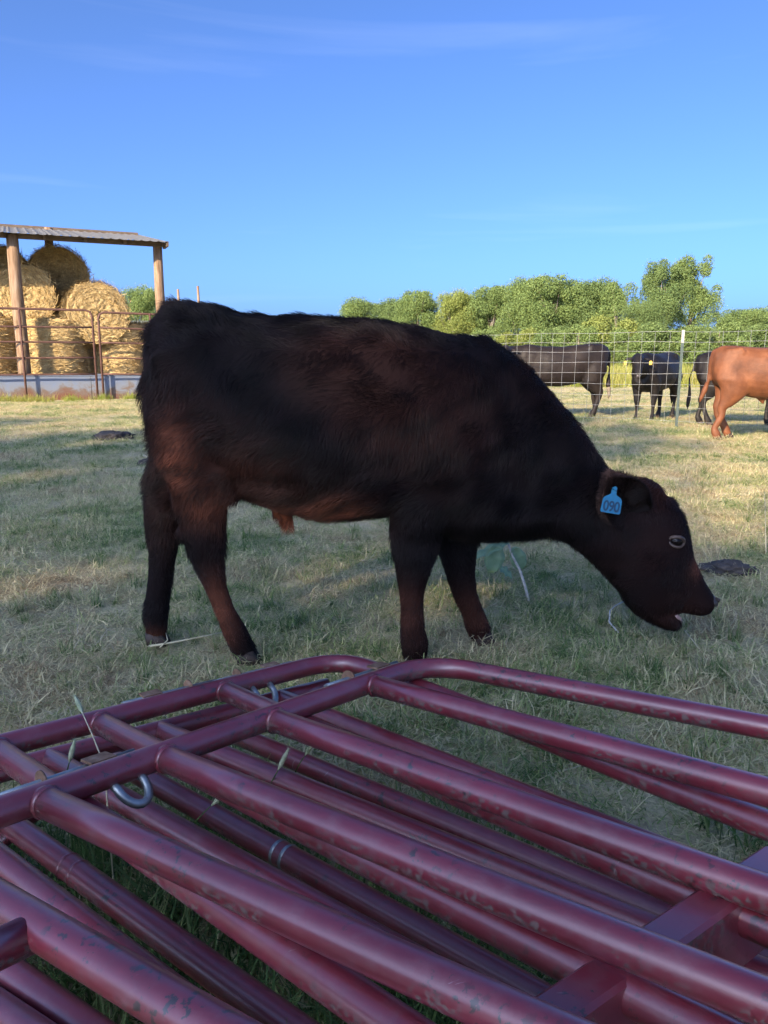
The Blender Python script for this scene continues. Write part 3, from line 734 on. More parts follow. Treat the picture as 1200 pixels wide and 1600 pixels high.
# latch pins, plates and hooks of the two upper panels (they are welded on: parts)
def latch(root, P, a, b_, along, flip=1):
    """spring pin lying beside the stile, a rusty washer on it, a lug plate and a U hook below"""
    mb = MB(); mb.tube([P(a, b_ - along * .11), P(a, b_ + along * .02), P(a, b_ + along * .10)], [.0085, .0085, .0085], 12); pin = mb.build('latch_pin', M['galv'], root, True)
    mb = MB(); mb.tube([P(a, b_ + along * .035), P(a, b_ + along * .038)], [.021, .021], 20); mb.build('washer', M['rusty'], pin, True)
    mb = MB(); c0 = P(a + flip * .012, b_ - along * .05, .006)
    mb.rings([[P(a + u, b_ - along * .05 + w, .010 + h) for u, w in ((-.012, -.02), (.016, -.02), (.016, .02), (-.012, .02))] for h in (0, .004)]); mb.build('lug_plate', M['rusty'], root)
def hook(root, P, a, b_, r=.032):
    pts = [P(a - .004, b_ + .022, -.008)] + [P(a + .016 + .026 * math.sin(t) , b_ + .022 * math.cos(t), -.018 - .022 * math.sin(t)) for t in [math.pi * k / 10 for k in range(11)]] + [P(a - .004, b_ - .022, -.008)]
    mb = MB(); mb.tube(pts, .0068, 12)
    mb.build('latch_hook', M['galv'], root, True)
latch(pa, PA, -.040, .60, 1); hook(pa, PA, .006, .54)
latch(pa, PA, -.042, -.03, 1)
latch(pb, PB, -.045, .09, -1); latch(pb, PB, -.040, -.10, 1); hook(pb, PB, .02, -.09)
# white sticker scrap on a low rail
mb = MB(); c_ = atz(590, 1474, .262); mb.rings([[c_ + Vector((u, w, h)) for u, w in ((-.012, -.006), (.004, -.010), (.013, .0), (.002, .010), (-.010, .006))] for h in (0, .0015)])
st = mb.build('sticker', M['sticker'], None); st.parent = pc; st.location = -OC

# ------------------------------------------------------------------ background cattle
def bovine(name, label, loc, rz, scale, mat, head_dir=(1, 0, .0), neck_up=.30, tail=((-.74, 1.0), (-.79, .75), (-.77, .45)), tag_mat=None, step=.05, cat='cow', belly=0, white_switch=False, swing=0):
    root = empty(name, loc, rz); root.scale = (scale,) * 3
    tag(root, label, cat)
    parts = []
    T = [(-.72, 1.05, .88, .05), (-.69, 1.13, .74, .13), (-.60, 1.175, .66, .20), (-.45, 1.18, .60, .235), (-.2, 1.155, .53, .275), (.05, 1.145, .50, .295), (.3, 1.15, .50, .285), (.48, 1.165, .51, .245), (.62, 1.16, .56, .20), (.72, 1.10, .64, .14)]
    b0 = MB(); b0.rings([ell(((x), 0, (t + b_) / 2), (0, hw, 0), (0, 0, (t - b_) / 2), 22, 2.3) for x, t, b_, hw in T]); parts.append(b0)
    hd = Vector(head_dir).normalized()
    nb = Vector((.58, 0, .93)); mid = nb + Vector((.26, 0, neck_up * .5)) + hd * .03; pol = nb + Vector((.34, 0, neck_up)) + Vector((hd.x, hd.y, 0)) * .14
    m_ = MB(); chain(m_, [nb, mid, pol], [.155, .115, .09], [.22, .165, .12]); parts.append(m_)
    fd = (hd + Vector((0, 0, -.85))).normalized(); sd = Vector((-hd.y, hd.x, 0)).normalized()
    q0 = pol + Vector((0, 0, .05)); pts = [q0 - fd * .03, q0 + fd * .07, q0 + fd * .17, q0 + fd * .28, q0 + fd * .37, q0 + fd * .43]
    m_ = MB(); chain(m_, pts, [.085, .105, .10, .075, .066, .058], [.085, .115, .105, .080, .062, .045], sd); parts.append(m_)
    for s in (-1, 1):
        m_ = MB(); chain(m_, [(-.44, s * .12, .92), (-.46, s * .15, .74), (-.46, s * .15, .60), (-.53, s * .14, .47), (-.575, s * .135, .40), (-.565, s * .135, .30), (-.555 + s * step, s * .135, .14), (-.54 + s * step, s * .135, .10), (-.51 + s * step, s * .135, .04)],
                         [.11, .115, .095, .062, .048, .042, .039, .045, .044], [.22, .215, .165, .098, .068, .050, .044, .052, .050]); parts.append(m_)
        m_ = MB(); chain(m_, [(.50, s * .14, .86), (.47, s * .16, .68), (.46, s * .155, .54), (.47, s * .15, .42), (.475, s * .15, .36), (.47 + s * step * .5, s * .15, .25), (.47 + s * step * .5, s * .15, .13), (.48 + s * step * .5, s * .15, .10), (.50 + s * step * .5, s * .15, .04)],
                         [.09, .09, .07, .052, .048, .036, .034, .041, .041], [.16, .13, .09, .058, .054, .038, .038, .046, .046]); parts.append(m_)
        m_ = MB(); e0 = q0 + sd * s * .07 + fd * .01; chain(m_, [e0, e0 + sd * s * .08 - Vector((0, 0, .005)), e0 + sd * s * .15 - Vector((0, 0, .03))], [.022, .040, .016], [.022, .024, .014], fd); parts.append(m_)
    m_ = MB(); chain(m_, [(-.69, 0, 1.10)] + [(x, 0, z) for x, z in tail], [.035] + [.026, .022, .026][:len(tail)]); parts.append(m_)
    for s in (-1, 1):
        m_ = MB(); chain(m_, [(-.56, s * .14, 1.04), (-.38, s * .17, 1.07)], [.05, .05], [.10, .09]); parts.append(m_)
        m_ = MB(); chain(m_, [(.52, s * .16, 1.0), (.56, s * .17, .78)], [.07, .06], [.12, .10]); parts.append(m_)
    if belly:
        m_ = MB(); chain(m_, [(-.1, 0, .52), (-.06, 0, .45)], [.04, .02]); parts.append(m_)
    me = fuse(parts, .018, 4); V_ = arr(me); N_ = arr(me, 'normal'); V_ = V_ + N_ * (smoothnoise(V_, 9, len(name) + int(loc[0] * 7)) * .010 + smoothnoise(V_, 24, 3) * .004)[:, None]
    me.vertices.foreach_set('co', V_.ravel().astype(np.float32)); me.update(); from_mesh('body', me, mat, root)
    tx, tz = tail[-1]
    m_ = MB(); m_.tube([(tx, 0, tz + .06), (tx - .012 + swing * .3, 0, tz - .04), (tx - .02 + swing * .8, .01, tz - .14), (tx - .015 + swing * 1.2, .01, tz - .20)], [.022, .034, .024, .005], 10); m_.build('tail_switch', M['paletail'] if white_switch else mat, root, True)
    for s in (-1, 1):
        for x in (-.50 + s * step, .51 + s * step * .5):
            o = hoof_mesh(.085, .11, .06).build('hoof', M['hoof'], root, True); o.location = (x, s * (.135 if x < 0 else .15), 0)
        bm = bmesh.new(); bmesh.ops.create_uvsphere(bm, u_segments=12, v_segments=8, radius=.019); em = bpy.data.meshes.new('eye'); bm.to_mesh(em); bm.free()
        e = from_mesh('eye', em, M['eye'], root, True); e.location = q0 + fd * .12 + sd * s * .094 + hd * .04
        if tag_mat:
            m_ = MB(); c0 = q0 + sd * s * .20 + hd * .035 + Vector((0, 0, -.075))
            m_.rings([[c0 + sd * u + Vector((0, 0, v)) + hd * h for u, v in ((-.024, -.034), (.024, -.034), (.026, .014), (.009, .034), (-.009, .034), (-.026, .014))] for h in (-.002, .002)]); m_.build('ear_tag', tag_mat, root)
    m_ = MB(); chain(m_, [q0 + fd * .425, q0 + fd * .455], [.046, .036], [.036, .026], sd); m_.build('nose', M['nose'], root, True)
    return root
bovine('cow', 'chestnut red cow seen from its rump, standing in front of the wire fence', (4.78, 9.62, 0), R(-14), .985, M['coat_red'], (1, .1, 0), .2, ((-.725, .98), (-.735, .80), (-.74, .66)), step=.09, belly=1, swing=-.05)
bovine('cow', 'brownish black cow standing broadside behind the fence, nearest the calf neck', (3.05, 13.35, 0), R(182), 1.06, M['coat_brownblack'], (.3, 1, 0), .10, ((-.755, 1.0), (-.765, .8), (-.76, .50)), step=.04, white_switch=True)
bovine('cow', 'black cow with yellow ear tags facing the camera through the wire', (4.50, 12.85, 0), R(230), .93, M['coat_black'], (.9, .42, 0), .10, tag_mat=M['tag_yellow'], step=.03)
bovine('cow', 'black cow half hidden behind the chestnut cow, beyond the fence', (5.38, 11.72, 0), R(-14), .93, M['coat_black'], (1, 0, 0), .2, step=-.05)

# ------------------------------------------------------------------ wire fence
def build_fence():
    A = Vector((6.35, 8.98, 0)); d = Vector((-1.9, 2.2, 0)).normalized(); L_ = 9.0
    root = empty('wire_fence', A); tag(root, 'galvanised square mesh wire fence between the calf and the black cows', 'fence')
    hz = [.10, .30, .46, .62, .78, .94, 1.10, 1.24, 1.38]
    bend = 3.14; d2 = Vector((-3.1, 1.9, 0)).normalized()        # the line turns a little at the post
    def fp(t): return d * t if t <= bend else d * bend + d2 * (t - bend)
    for k, z in enumerate(hz):
        mb = MB(); n = 36
        mb.tube([fp(L_ * i / n) + Vector((.006 * math.sin(i * 2.3 + k), 0, z + .007 * math.sin(i * .9 + k) - (.018 * math.sin(math.pi * min(1, i / 14)) if z > 1.2 else 0))) for i in range(n + 1)], .0023, 5); mb.build('wire', M['wire'], root)
    n = int(L_ / .195)
    for i in range(n + 1):
        mb = MB(); o = fp(i * .195 + random.uniform(-.012, .012)); lean = random.uniform(-.015, .015)
        mb.tube([o + Vector((0, 0, .08)), o + Vector((lean, 0, .7)), o + Vector((-lean * .5, 0, 1.375))], .0021, 5); mb.build('wire', M['wire'], root)
    for t in (3.14,):
        po = empty('fence_post', A + d * t + Vector((.0, -.035, 0))); tag(po, 'green steel post with a white tip, left of the chestnut cow' if t < 4 else 'green steel fence post behind the calf neck', 'post')
        mb = MB(); mb.box((0, 0, .58), (.020, .004, .64)); mb.box((0, .015, .58), (.004, .011, .64)); mb.build('shaft', M['tpost'], po)
        mb = MB(); mb.box((0, 0, 1.31), (.0205, .0045, .09)); mb.box((0, .0155, 1.31), (.0045, .0105, .09)); mb.build('tip', M['white'], po)
build_fence()

# ------------------------------------------------------------------ hay shed
SH = Vector((-9.3, 18.7, 0)); SA = R(25)
shx = Vector((math.cos(SA), math.sin(SA), 0)); shy = Vector((-math.sin(SA), math.cos(SA), 0))
def shed_pt(a, b_, z): return SH + shx * a + shy * b_ + Vector((0, 0, z))
def build_shed():
    root = empty('hay_shed', SH, SA); tag(root, 'open pole shed with a tin roof sheltering the round bales', 'shed')
    slope = .17; ez = 3.90; depth = 5.0
    def post(a, b_, h, r_):
        mb = MB(); mb.tube([(a, b_, -.1), (a + .01, b_, h * .35), (a - .01, b_ + .01, h * .7), (a, b_, h)], [r_ * 1.06, r_, r_ * .97, r_ * .9], 14); return mb.build('post', M['wood'], root, True)
    post(.62, .12, 3.86, .15); post(3.98, .25, 3.9, .125); post(1.6, 4.4, 4.7, .13); post(-3.2, .12, 3.86, .15); post(-2.5, 4.4, 4.6, .13)
    mb = MB(); mb.box((.0, .12, 3.845), (4.1, .05, .06)); mb.build('beam', M['darkwood'], root)
    mb = MB(); mb.box((.0, 4.4, 4.66), (4.1, .05, .06)); mb.build('beam', M['darkwood'], root)
    rot = Matrix.Rotation(math.atan(slope), 3, 'X')
    for a in np.arange(-4.2, 4.1, .92):
        mb = MB(); mb.box((a, depth / 2 - .15, ez + slope * (depth / 2 - .15) - .075), (.035, depth / 2 - .08, .06), rot); mb.build('rafter', M['darkwood'], root)
    # corrugated sheets laid side by side
    w = .92; 
    for i in range(10):
        x0 = -5.02 + i * w; n = 19; vs = []; fs = []
        for j in range(n):
            x = x0 + (w - .004) * j / (n - 1); ph = (j % 4)
            hgt = (.022 if ph in (1,) else (.004 if ph in (0, 2) else 0)) + (.0015 if i % 2 else 0)
            for y in (-.32, depth):
                for tz in (0, -.004): vs.append((x, y, ez + slope * y + hgt + tz))
        for j in range(n - 1):
            a, b_ = j * 4, (j + 1) * 4
            fs += [(a, b_, b_ + 2, a + 2), (a + 1, a + 3, b_ + 3, b_ + 1), (a, a + 1, b_ + 1, b_), (a + 2, b_ + 2, b_ + 3, a + 3)]
        fs += [(0, 2, 3, 1), ((n - 1) * 4, (n - 1) * 4 + 1, (n - 1) * 4 + 3, (n - 1) * 4 + 2)]
        mesh_obj('roof_sheet', vs, fs, M['tin'], root)
    mb = MB(); mb.box((4.14, -.02, ez - .085), (.03, .28, .06)); mb.build('end_board', M['darkwood'], root)
build_shed()

def bale_mesh(seed):
    g = np.random.default_rng(seed); RR, LL = .76, 1.36; nr, na, nl = 13, 72, 11
    V = []; Fq = []
    rings = []
    for e in (-1, 1):
        pass
    prof = []                                       # (radius, x) profile from one end's centre to the other's
    for k in range(nr): prof.append((RR * .97 * k / nr + .004, -1))
    for k in range(nl): prof.append((RR, -1 + 2 * k / (nl - 1)))
    for k in range(nr): prof.append((RR * .97 * (1 - (k + 1) / nr) + .004, 1))
    for i, (r_, s) in enumerate(prof):
        for j in range(na):
            th = 2 * math.pi * j / na
            endp = abs(s) == 1 and r_ < RR * .985
            x = s * LL / 2
            if endp:
                sp = math.sin(2 * math.pi * (r_ / .085) + th); x += math.copysign(.020 * sp + .012 * g.normal() + .05 * (1 - (r_ / RR) ** 3), s)
                rr = r_
            else:
                rr = r_ * (1 - .06 * abs(s) ** 6) + .010 * g.normal() + .012 * math.sin(3 * th + 1) + .018 * math.sin(s * 7 + .7 * math.sin(th * 2))
            V.append((x, rr * math.cos(th), rr * math.sin(th)))
    n = len(prof)
    for i in range(n - 1):
        for j in range(na):
            k = (j + 1) % na; Fq.append((i * na + j, (i + 1) * na + j, (i + 1) * na + k, i * na + k))
    V = np.array(V); Fq = np.array(Fq); at0 = g.random(len(V)) * .9
    # loose straws
    m_ = 5200; kind = g.random(m_) < .62
    th = g.random(m_) * 6.283; s = g.random(m_) * 2 - 1
    Pc = np.where(kind[:, None], np.stack([s * LL / 2, RR * np.cos(th), RR * np.sin(th)], 1), np.stack([np.sign(s) * LL / 2 * 1.03, RR * np.sqrt(g.random(m_)) * np.cos(th), RR * 0 + np.sqrt(g.random(m_)) * RR * np.sin(th)], 1))
    rad_ = np.stack([np.zeros(m_), Pc[:, 1], Pc[:, 2]], 1); rad_u = unit(rad_); tan = np.stack([np.zeros(m_), -rad_u[:, 2], rad_u[:, 1]], 1)
    nrm = np.where(kind[:, None], rad_u, np.stack([np.sign(s), np.zeros(m_), np.zeros(m_)], 1))
    d = unit(tan + g.normal(size=(m_, 3)) * .38 + nrm * .22 * g.random((m_, 1))); sd = unit(np.cross(d, nrm))
    Ls = (.06 + .14 * g.random(m_))[:, None]; wd = (.0035 + .004 * g.random(m_))[:, None]
    Pc = Pc + nrm * .008
    q = np.stack([Pc - d * Ls - sd * wd, Pc - d * Ls + sd * wd, Pc + d * Ls + sd * wd + nrm * .02, Pc + d * Ls - sd * wd + nrm * .02], 1).reshape(-1, 3)
    return (np_mesh('bale', V, Fq, at0, M['straw']), np_mesh('loose_straw', q, np.arange(m_ * 4).reshape(-1, 4), np.repeat(g.random(m_), 4), M['straw']))
BM = [bale_mesh(1), bale_mesh(2)]
def bale(px, py, D, label, mode, k=0, sc_=1.0, tw=0.0):
    p = at(px, py, D)
    o = empty('hay_bale', p); tag(o, label, 'hay bale', 'round straw bales in the pole shed'); o.scale = (sc_,) * 3
    # mode 'end': axis turned towards the viewer; 'up': standing on its end
    o.rotation_euler = (R(30 * k + tw), 0, SA - R(90) + R(tw)) if mode == 'end' else (0, R(90), R(20 * k))
    from_mesh('roll', BM[k % 2][0], None, o, True); ls = from_mesh('loose_straw', BM[(k + 1) % 2][1], None, o); ls['kind'] = 'stuff'
    return o
bale(88, 543, 20.35, 'straw bale on the bottom row behind the rusty gate, right of the pale post', 'up', 0)
bale(188, 549, 21.3, 'straw bale on the bottom row, partly hidden by the calf rump', 'up', 1)
bale(-22, 543, 19.7, 'straw bale on the bottom row at the left edge of the photograph', 'up', 2)
bale(146, 492, 20.9, 'golden straw bale on the second row with a sunlit spiral end', 'end', 1, 1.04, 4)
bale(42, 464, 20.6, 'greyish straw bale on the second row behind the pale post', 'end', 2, 1.0, -4)
bale(-62, 478, 20.0, 'second row straw bale cut by the left edge', 'end', 3, 1.0, 3)
bale(90, 434, 22.3, 'shaded dark straw bale on the top row under the roof', 'end', 4, 1.02, 0)
bale(0, 432, 21.9, 'shaded top row straw bale left of the pale post', 'end', 5, 1.0, 2)

# feed bunk wall and rusty pipe gates in front of it
def build_bunk():
    root = empty('feed_bunk', shed_pt(0, -.25, 0), SA); tag(root, 'whitewashed low feed bunk wall with rust stains under the gates', 'wall')
    x0 = -4.2
    for i in range(4):
        w = 2.1; mb = MB(); mb.box((x0 + w * (i + .5), 0, .27), (w / 2 - .006, .07, .31)); o = mb.build('wall_section', M['bunk'], root)
    mb = MB(); mb.box((0, .0, .60), (4.2, .085, .022)); mb.build('cap', M['bunk'], root)
build_bunk()
def pipe_gate(label, a0, a1, ups, top, zs, drop=0):
    root = empty('pipe_gate', shed_pt(a0, -.48, 0), SA); tag(root, label, 'gate', 'rusty pipe gates in front of the bales')
    L_ = a1 - a0; r_ = .028
    mb = MB(); mb.tube([(0, 0, -.03), (0, 0, top - .14), (.04, 0, top - .04), (.14, 0, top), (L_ - .14, 0, top - drop), (L_ - .04, 0, top - .04 - drop), (L_, 0, top - .14 - drop), (L_, 0, -.03)], r_, 10); mb.build('frame_tube', M['gate_rust'], root, True)
    for k, z in enumerate(zs):
        mb = MB(); mb.tube([(0, 0, z)] + [(L_ * i / 6, .01 * math.sin(i * 2.1 + k), z - drop * i / 6 - .012 * math.sin(math.pi * i / 6) * (k % 2)) for i in range(1, 6)] + [(L_, 0, z - drop)], r_ * .8, 8); mb.build('rail', M['gate_rust'], root, True)
    for u in ups:
        mb = MB(); mb.tube([(u, -.012, -.02), (u, -.012, top - .005)], r_ * .95, 8); mb.build('upright', M['gate_rust'], root, True)
zs = [.62, 1.02, 1.38, 1.74]
pipe_gate('rusty pipe gate in front of the pale shed post, left of the other gate', -1.2, 2.22, [.75, 1.82], 2.14, zs)
pipe_gate('rusty pipe gate beside the calf rump, right of the other gate', 2.36, 5.6, [1.22, 2.4], 2.10, zs, .05)
# far posts behind the calf's rump
for px, top in ((278, 452), (309, 447)):
    p = at(px, top, 30.0); o = empty('far_post', (p.x, 30, 0)); tag(o, 'thin far wooden post above the calf rump, ' + ('left of the pair' if px < 300 else 'right of the pair'), 'post', 'far posts above the calf rump')
    mb = MB(); mb.tube([(0, 0, -.2), (.02, 0, p.z * .5), (0, 0, p.z)], [.06, .055, .045], 8); mb.build('shaft', M['wood'], o, True)
# low dark roof behind the bales
p = at(210, 506, 30); o = empty('low_shed', (p.x, 30, 0)); tag(o, 'low dark roofed shed far behind the bales', 'shed')
mb = MB(); mb.box((0, 0, p.z * .48), (1.2, .8, p.z * .48)); mb.build('wall', M['darkwood'], o)
mb = MB(); mb.box((0, 0, p.z + .02), (1.5, 1.1, .05)); mb.build('roof', M['tpost'], o)

# ------------------------------------------------------------------ far trees (photo x, photo y of the top, distance)
TL = [
    ('broad', 566, 474, 74, 0, 'small rounded tree just above the calf back, leftmost of the treeline', .9),
    ('thin', 600, 484, 70, 1, 'thin pale tree beside the leftmost rounded tree above the calf back', .8),
    ('broad2', 655, 460, 66, 0, 'rounded green tree above the calf withers', .8),
    ('broad', 712, 462, 64, 2, 'yellowish round tree right of the calf withers', .78),
    ('broad2', 768, 452, 63, 0, 'green tree behind the calf neck crest', .8),
    ('broad', 822, 446, 61, 0, 'full green tree left of the broad oak', .75),
    ('broad2', 868, 437, 58, 0, 'broad dense oak above the broadside black cow', .95),
    ('broad', 930, 446, 58, 1, 'darker oak between the broad oak and the tall open tree', .85),
    ('thin', 968, 450, 55, 0, 'thin airy tree just left of the tall open tree', .8),
    ('tall', 1040, 410, 55, 1, 'left half of the tall open crowned tree pair, darker', .70),
    ('tall', 1085, 404, 56, 0, 'right half of the tall open crowned tree pair, highest of all', .72),
    ('broad', 1005, 480, 52, 1, 'lower dark tree filling the gap left of the tall pair', .8),
    ('broad2', 1150, 488, 85, 0, 'distant low tree at the right, beside the tall pair', 1.3),
    ('broad', 1205, 486, 90, 0, 'distant low tree at the right edge of the photograph', 1.3),
    ('broad2', 1255, 484, 90, 0, 'distant low tree past the right edge', 1.3),
    ('broad', 620, 476, 78, 1, 'low green tree in the gap left of the calf withers tree', 1.2),
    ('broad2', 740, 470, 74, 1, 'green tree behind the yellowish round tree', 1.1),
    ('broad', 898, 455, 66, 1, 'green tree filling the gap behind the broad oak', 1.0),
    ('broad', 222, 456, 60, 0, 'green tree between the shed post and the bales', .72),
]
for i, (k, px, top, D, lm, lab, ws) in enumerate(TL): px_tree('tree', k, px, top, D, lm, lab, wscale=ws, rz=i * 1.3)
BU = [(560, 540, 62), (640, 530, 60), (700, 528, 58), (760, 522, 56), (815, 520, 52), (862, 516, 50), (905, 512, 48), (948, 500, 48), (985, 520, 46), (1030, 512, 46), (1078, 516, 45), (1125, 512, 46), (1170, 514, 50), (1215, 512, 52)]
for i, (px, top, D) in enumerate(BU):
    near = ['above the calf back', 'above the calf withers', 'right of the calf withers', 'behind the calf neck crest', 'left of the broadside cow head', 'above the broadside cow shoulder', 'above the broadside cow back', 'above the broadside cow rump', 'above the tagged black cow left ear', 'above the tagged black cow', 'just right of the white tipped post', 'above the chestnut cow rump', 'above the chestnut cow back', 'at the right edge above the chestnut cow'][i]
    px_tree('shrub', 'bush', px, top, D, (0, 0, 2, 0, 2, 1, 0, 2, 0, 1, 0, 0, 1, 0)[i], ('yellowish' if i in (2, 4, 7) else 'green') + ' shrub under the trees ' + near, 'shrub', 'shrubs along the foot of the treeline', 1.15, i * .9)
# shade trees behind the camera, out of the frame: their crowns shade the foreground
ts = math.tan(SUN_EL); sh = Vector((SD.x, SD.y, 0)).normalized()
# (where the far edge of its shadow reaches, height, width factor)
SHT = [(-10.6, 11.2, 20, .75, 'left of the others'), (-5.0, 9.8, 21, .62, 'straight up sun from the calf'), (1.6, 12.0, 20.5, .56, 'up sun from the wire fence'), (3.2, 3.8, 19, .70, 'right of the others, over the panels'), (7.4, 1.2, 18, .6, 'rightmost of all')]
for i, (ex, ey, H, wf, where) in enumerate(SHT):
    kd = 'shade_open' if i == 4 else 'shade'
    o = tree('shade_tree', kd, (0, 0, 0), (H / 12 * wf, H / 12 * wf, H / 12), i * 1.1, 1, 'tall leafy shade tree behind the camera, ' + where, 'tree', 'shade trees behind the camera')
    cv = arr(TREE_KINDS[(kd, 1)][0]) * np.array([H / 12 * wf, H / 12 * wf, H / 12]); ca_, sa_ = math.cos(i * 1.1), math.sin(i * 1.1)
    along = (cv[:, 0] * ca_ - cv[:, 1] * sa_) * sh.x + (cv[:, 0] * sa_ + cv[:, 1] * ca_) * sh.y + cv[:, 2] / ts
    o.location = Vector((ex, ey, 0)) - sh * float(np.percentile(along, 98.5))

# ------------------------------------------------------------------ grass
def tuft_mesh(name, seed, n, L0, L1, w, spread, lean, mat, curl=.6, start=.0):
    g = np.random.default_rng(seed); V = []; Fq = []; A = []
    for i in range(n):
        az = g.random() * 6.283; r_ = spread * math.sqrt(g.random()); a2 = g.random() * 6.283
        base = np.array([r_ * math.cos(a2), r_ * math.sin(a2), -.004]); L = L0 + (L1 - L0) * g.random() ** 1.6
        ln = min(1.5, abs(g.normal()) * lean + .15); d = np.array([math.cos(az), math.sin(az), 0]); sd = np.array([-d[1], d[0], 0]); v = g.random()
        p = base.copy(); ang = ln * .4 + start * g.random(); k0 = len(V); ww = w * (.6 + .8 * g.random())
        for k, f in enumerate((1, .85, .55, .06)):
            V.append(p - sd * ww * f); V.append(p + sd * ww * f); A += [v, v]
            step = d * math.sin(ang) + np.array([0, 0, math.cos(ang)]); p = p + step * L / 3; ang += ln * curl * (.6 + .8 * g.random())
            az += .55 * g.normal(); d = np.array([math.cos(az), math.sin(az), 0]); sd = np.array([-d[1], d[0], 0]) + .35 * g.normal(size=3) * np.array([1, 1, .4]); sd /= np.linalg.norm(sd)
        for k in range(3): a = k0 + 2 * k; Fq.append((a, a + 1, a + 3, a + 2))
    V = np.array(V); V[:, 2] = np.maximum(V[:, 2], -.003 + .012 * np.array(A))
    return from_mesh(name, np_mesh(name, V, np.array(Fq), np.array(A), mat), link=False)
def scatter(name, label, P, rot, scl, idx, objs, kind='stuff', cat='grass'):
    cl = bpy.data.collections.new(name + '_tufts')
    for o in objs: cl.objects.link(o)
    me = bpy.data.meshes.new(name); me.vertices.add(len(P)); me.vertices.foreach_set('co', P.astype(np.float32).ravel())
    for nm, ty, key, d in (('rot', 'FLOAT_VECTOR', 'vector', rot), ('scl', 'FLOAT_VECTOR', 'vector', scl), ('pick', 'INT', 'value', idx)):
        a = me.attributes.new(nm, ty, 'POINT'); a.data.foreach_set(key, np.ascontiguousarray(d).ravel())
    o = from_mesh(name, me); tag(o, label, cat, None, kind)
    ng = bpy.data.node_groups.new(name, 'GeometryNodeTree')
    ng.interface.new_socket('Geometry', in_out='INPUT', socket_type='NodeSocketGeometry'); ng.interface.new_socket('Geometry', in_out='OUTPUT', socket_type='NodeSocketGeometry')
    N = ng.nodes; gi = N.new('NodeGroupInput'); go = N.new('NodeGroupOutput'); ip = N.new('GeometryNodeInstanceOnPoints'); ci = N.new('GeometryNodeCollectionInfo')
    ci.inputs['Collection'].default_value = cl; ci.inputs['Separate Children'].default_value = True; ci.inputs['Reset Children'].default_value = True
    ip.inputs['Pick Instance'].default_value = True
    def na(nm, ty):
        q = N.new('GeometryNodeInputNamedAttribute'); q.data_type = ty; q.inputs['Name'].default_value = nm; return q.outputs[0]
    L = ng.links; L.new(gi.outputs[0], ip.inputs['Points']); L.new(ci.outputs[0], ip.inputs['Instance']); L.new(na('pick', 'INT'), ip.inputs['Instance Index'])
    er = N.new('FunctionNodeEulerToRotation'); L.new(na('rot', 'FLOAT_VECTOR'), er.inputs[0]); L.new(er.outputs[0], ip.inputs['Rotation']); L.new(na('scl', 'FLOAT_VECTOR'), ip.inputs['Scale'])
    L.new(ip.outputs[0], go.inputs[0])
    md = o.modifiers.new('scatter', 'NODES'); md.node_group = ng
    return o
def pts_band(y0, y1, n, margin, g, wfac=.56):
    y = y0 + (y1 - y0) * g.random(n) ; x = (g.random(n) * 2 - 1) * (wfac * y + margin)
    return np.stack([x, y], 1)
def with_z(XY): return np.column_stack([XY, [ground_z(x, y) if (abs(x) <= 22 and -6 <= y <= 34) else 0 for x, y in XY]])
g = np.random.default_rng(99)
GT = [tuft_mesh('tuft', 100 + i, 70, .015, .055, .0019, .095, 1.0, M['grass'], .45, .9) for i in range(6)] + [tuft_mesh('tuft', 120 + i, 40, .02, .08, .0020, .06, .8, M['grass'], .6, .5) for i in range(3)] + [tuft_mesh('tuft', 130 + i, 46, .03, .11, .0016, .11, 1.3, M['grass'], .2, 1.25) for i in range(3)]
bands = [(.35, 3.2, 6000, 1.0), (3.2, 7, 9000, 1.0), (7, 14, 14000, 1.5), (14, 24, 15000, 2), (24, 50, 14000, 3)]
XY = []; S = []
for (a, b_, n, mg) in bands:
    q = pts_band(a, b_, n, mg, g); XY.append(q); ym = q[:, 1]
    S.append((.75 + .6 * g.random(n)) * np.where(ym < 7, 1, np.where(ym < 14, 1.25, np.where(ym < 24, 1.7, 2.4))))
XY = np.concatenate(XY); S = np.concatenate(S)
hs = .85 + .35 * np.sin(XY[:, 0] * 1.1 + 1) * np.sin(XY[:, 1] * .9) + .25 * g.normal(size=len(XY))
hs = np.clip(hs, .35, 1.8) * np.where(XY[:, 1] > 14, .45, .72)
keep = ~((XY[:, 0] < -3) & (XY[:, 1] > 17.5 + .46 * (XY[:, 0] + 9.3)))
# a barer dusty patch at the right of the panels
bare = np.exp(-(((XY[:, 0] - .95) / .35) ** 2 + ((XY[:, 1] - 1.45) / .25) ** 2)); keep &= g.random(len(XY)) > bare * .75
XY, S, hs = XY[keep], S[keep], hs[keep]; n = len(XY)
pick = g.integers(0, len(GT), n).astype(np.int32)
rot = np.stack([g.normal(size=n) * .12, g.normal(size=n) * .12, g.random(n) * 6.283], 1).astype(np.float32)
scatter('grass', 'short dry mixed grass covering the pasture', with_z(XY), rot, np.stack([S, S, S * hs], 1).astype(np.float32), pick, GT)
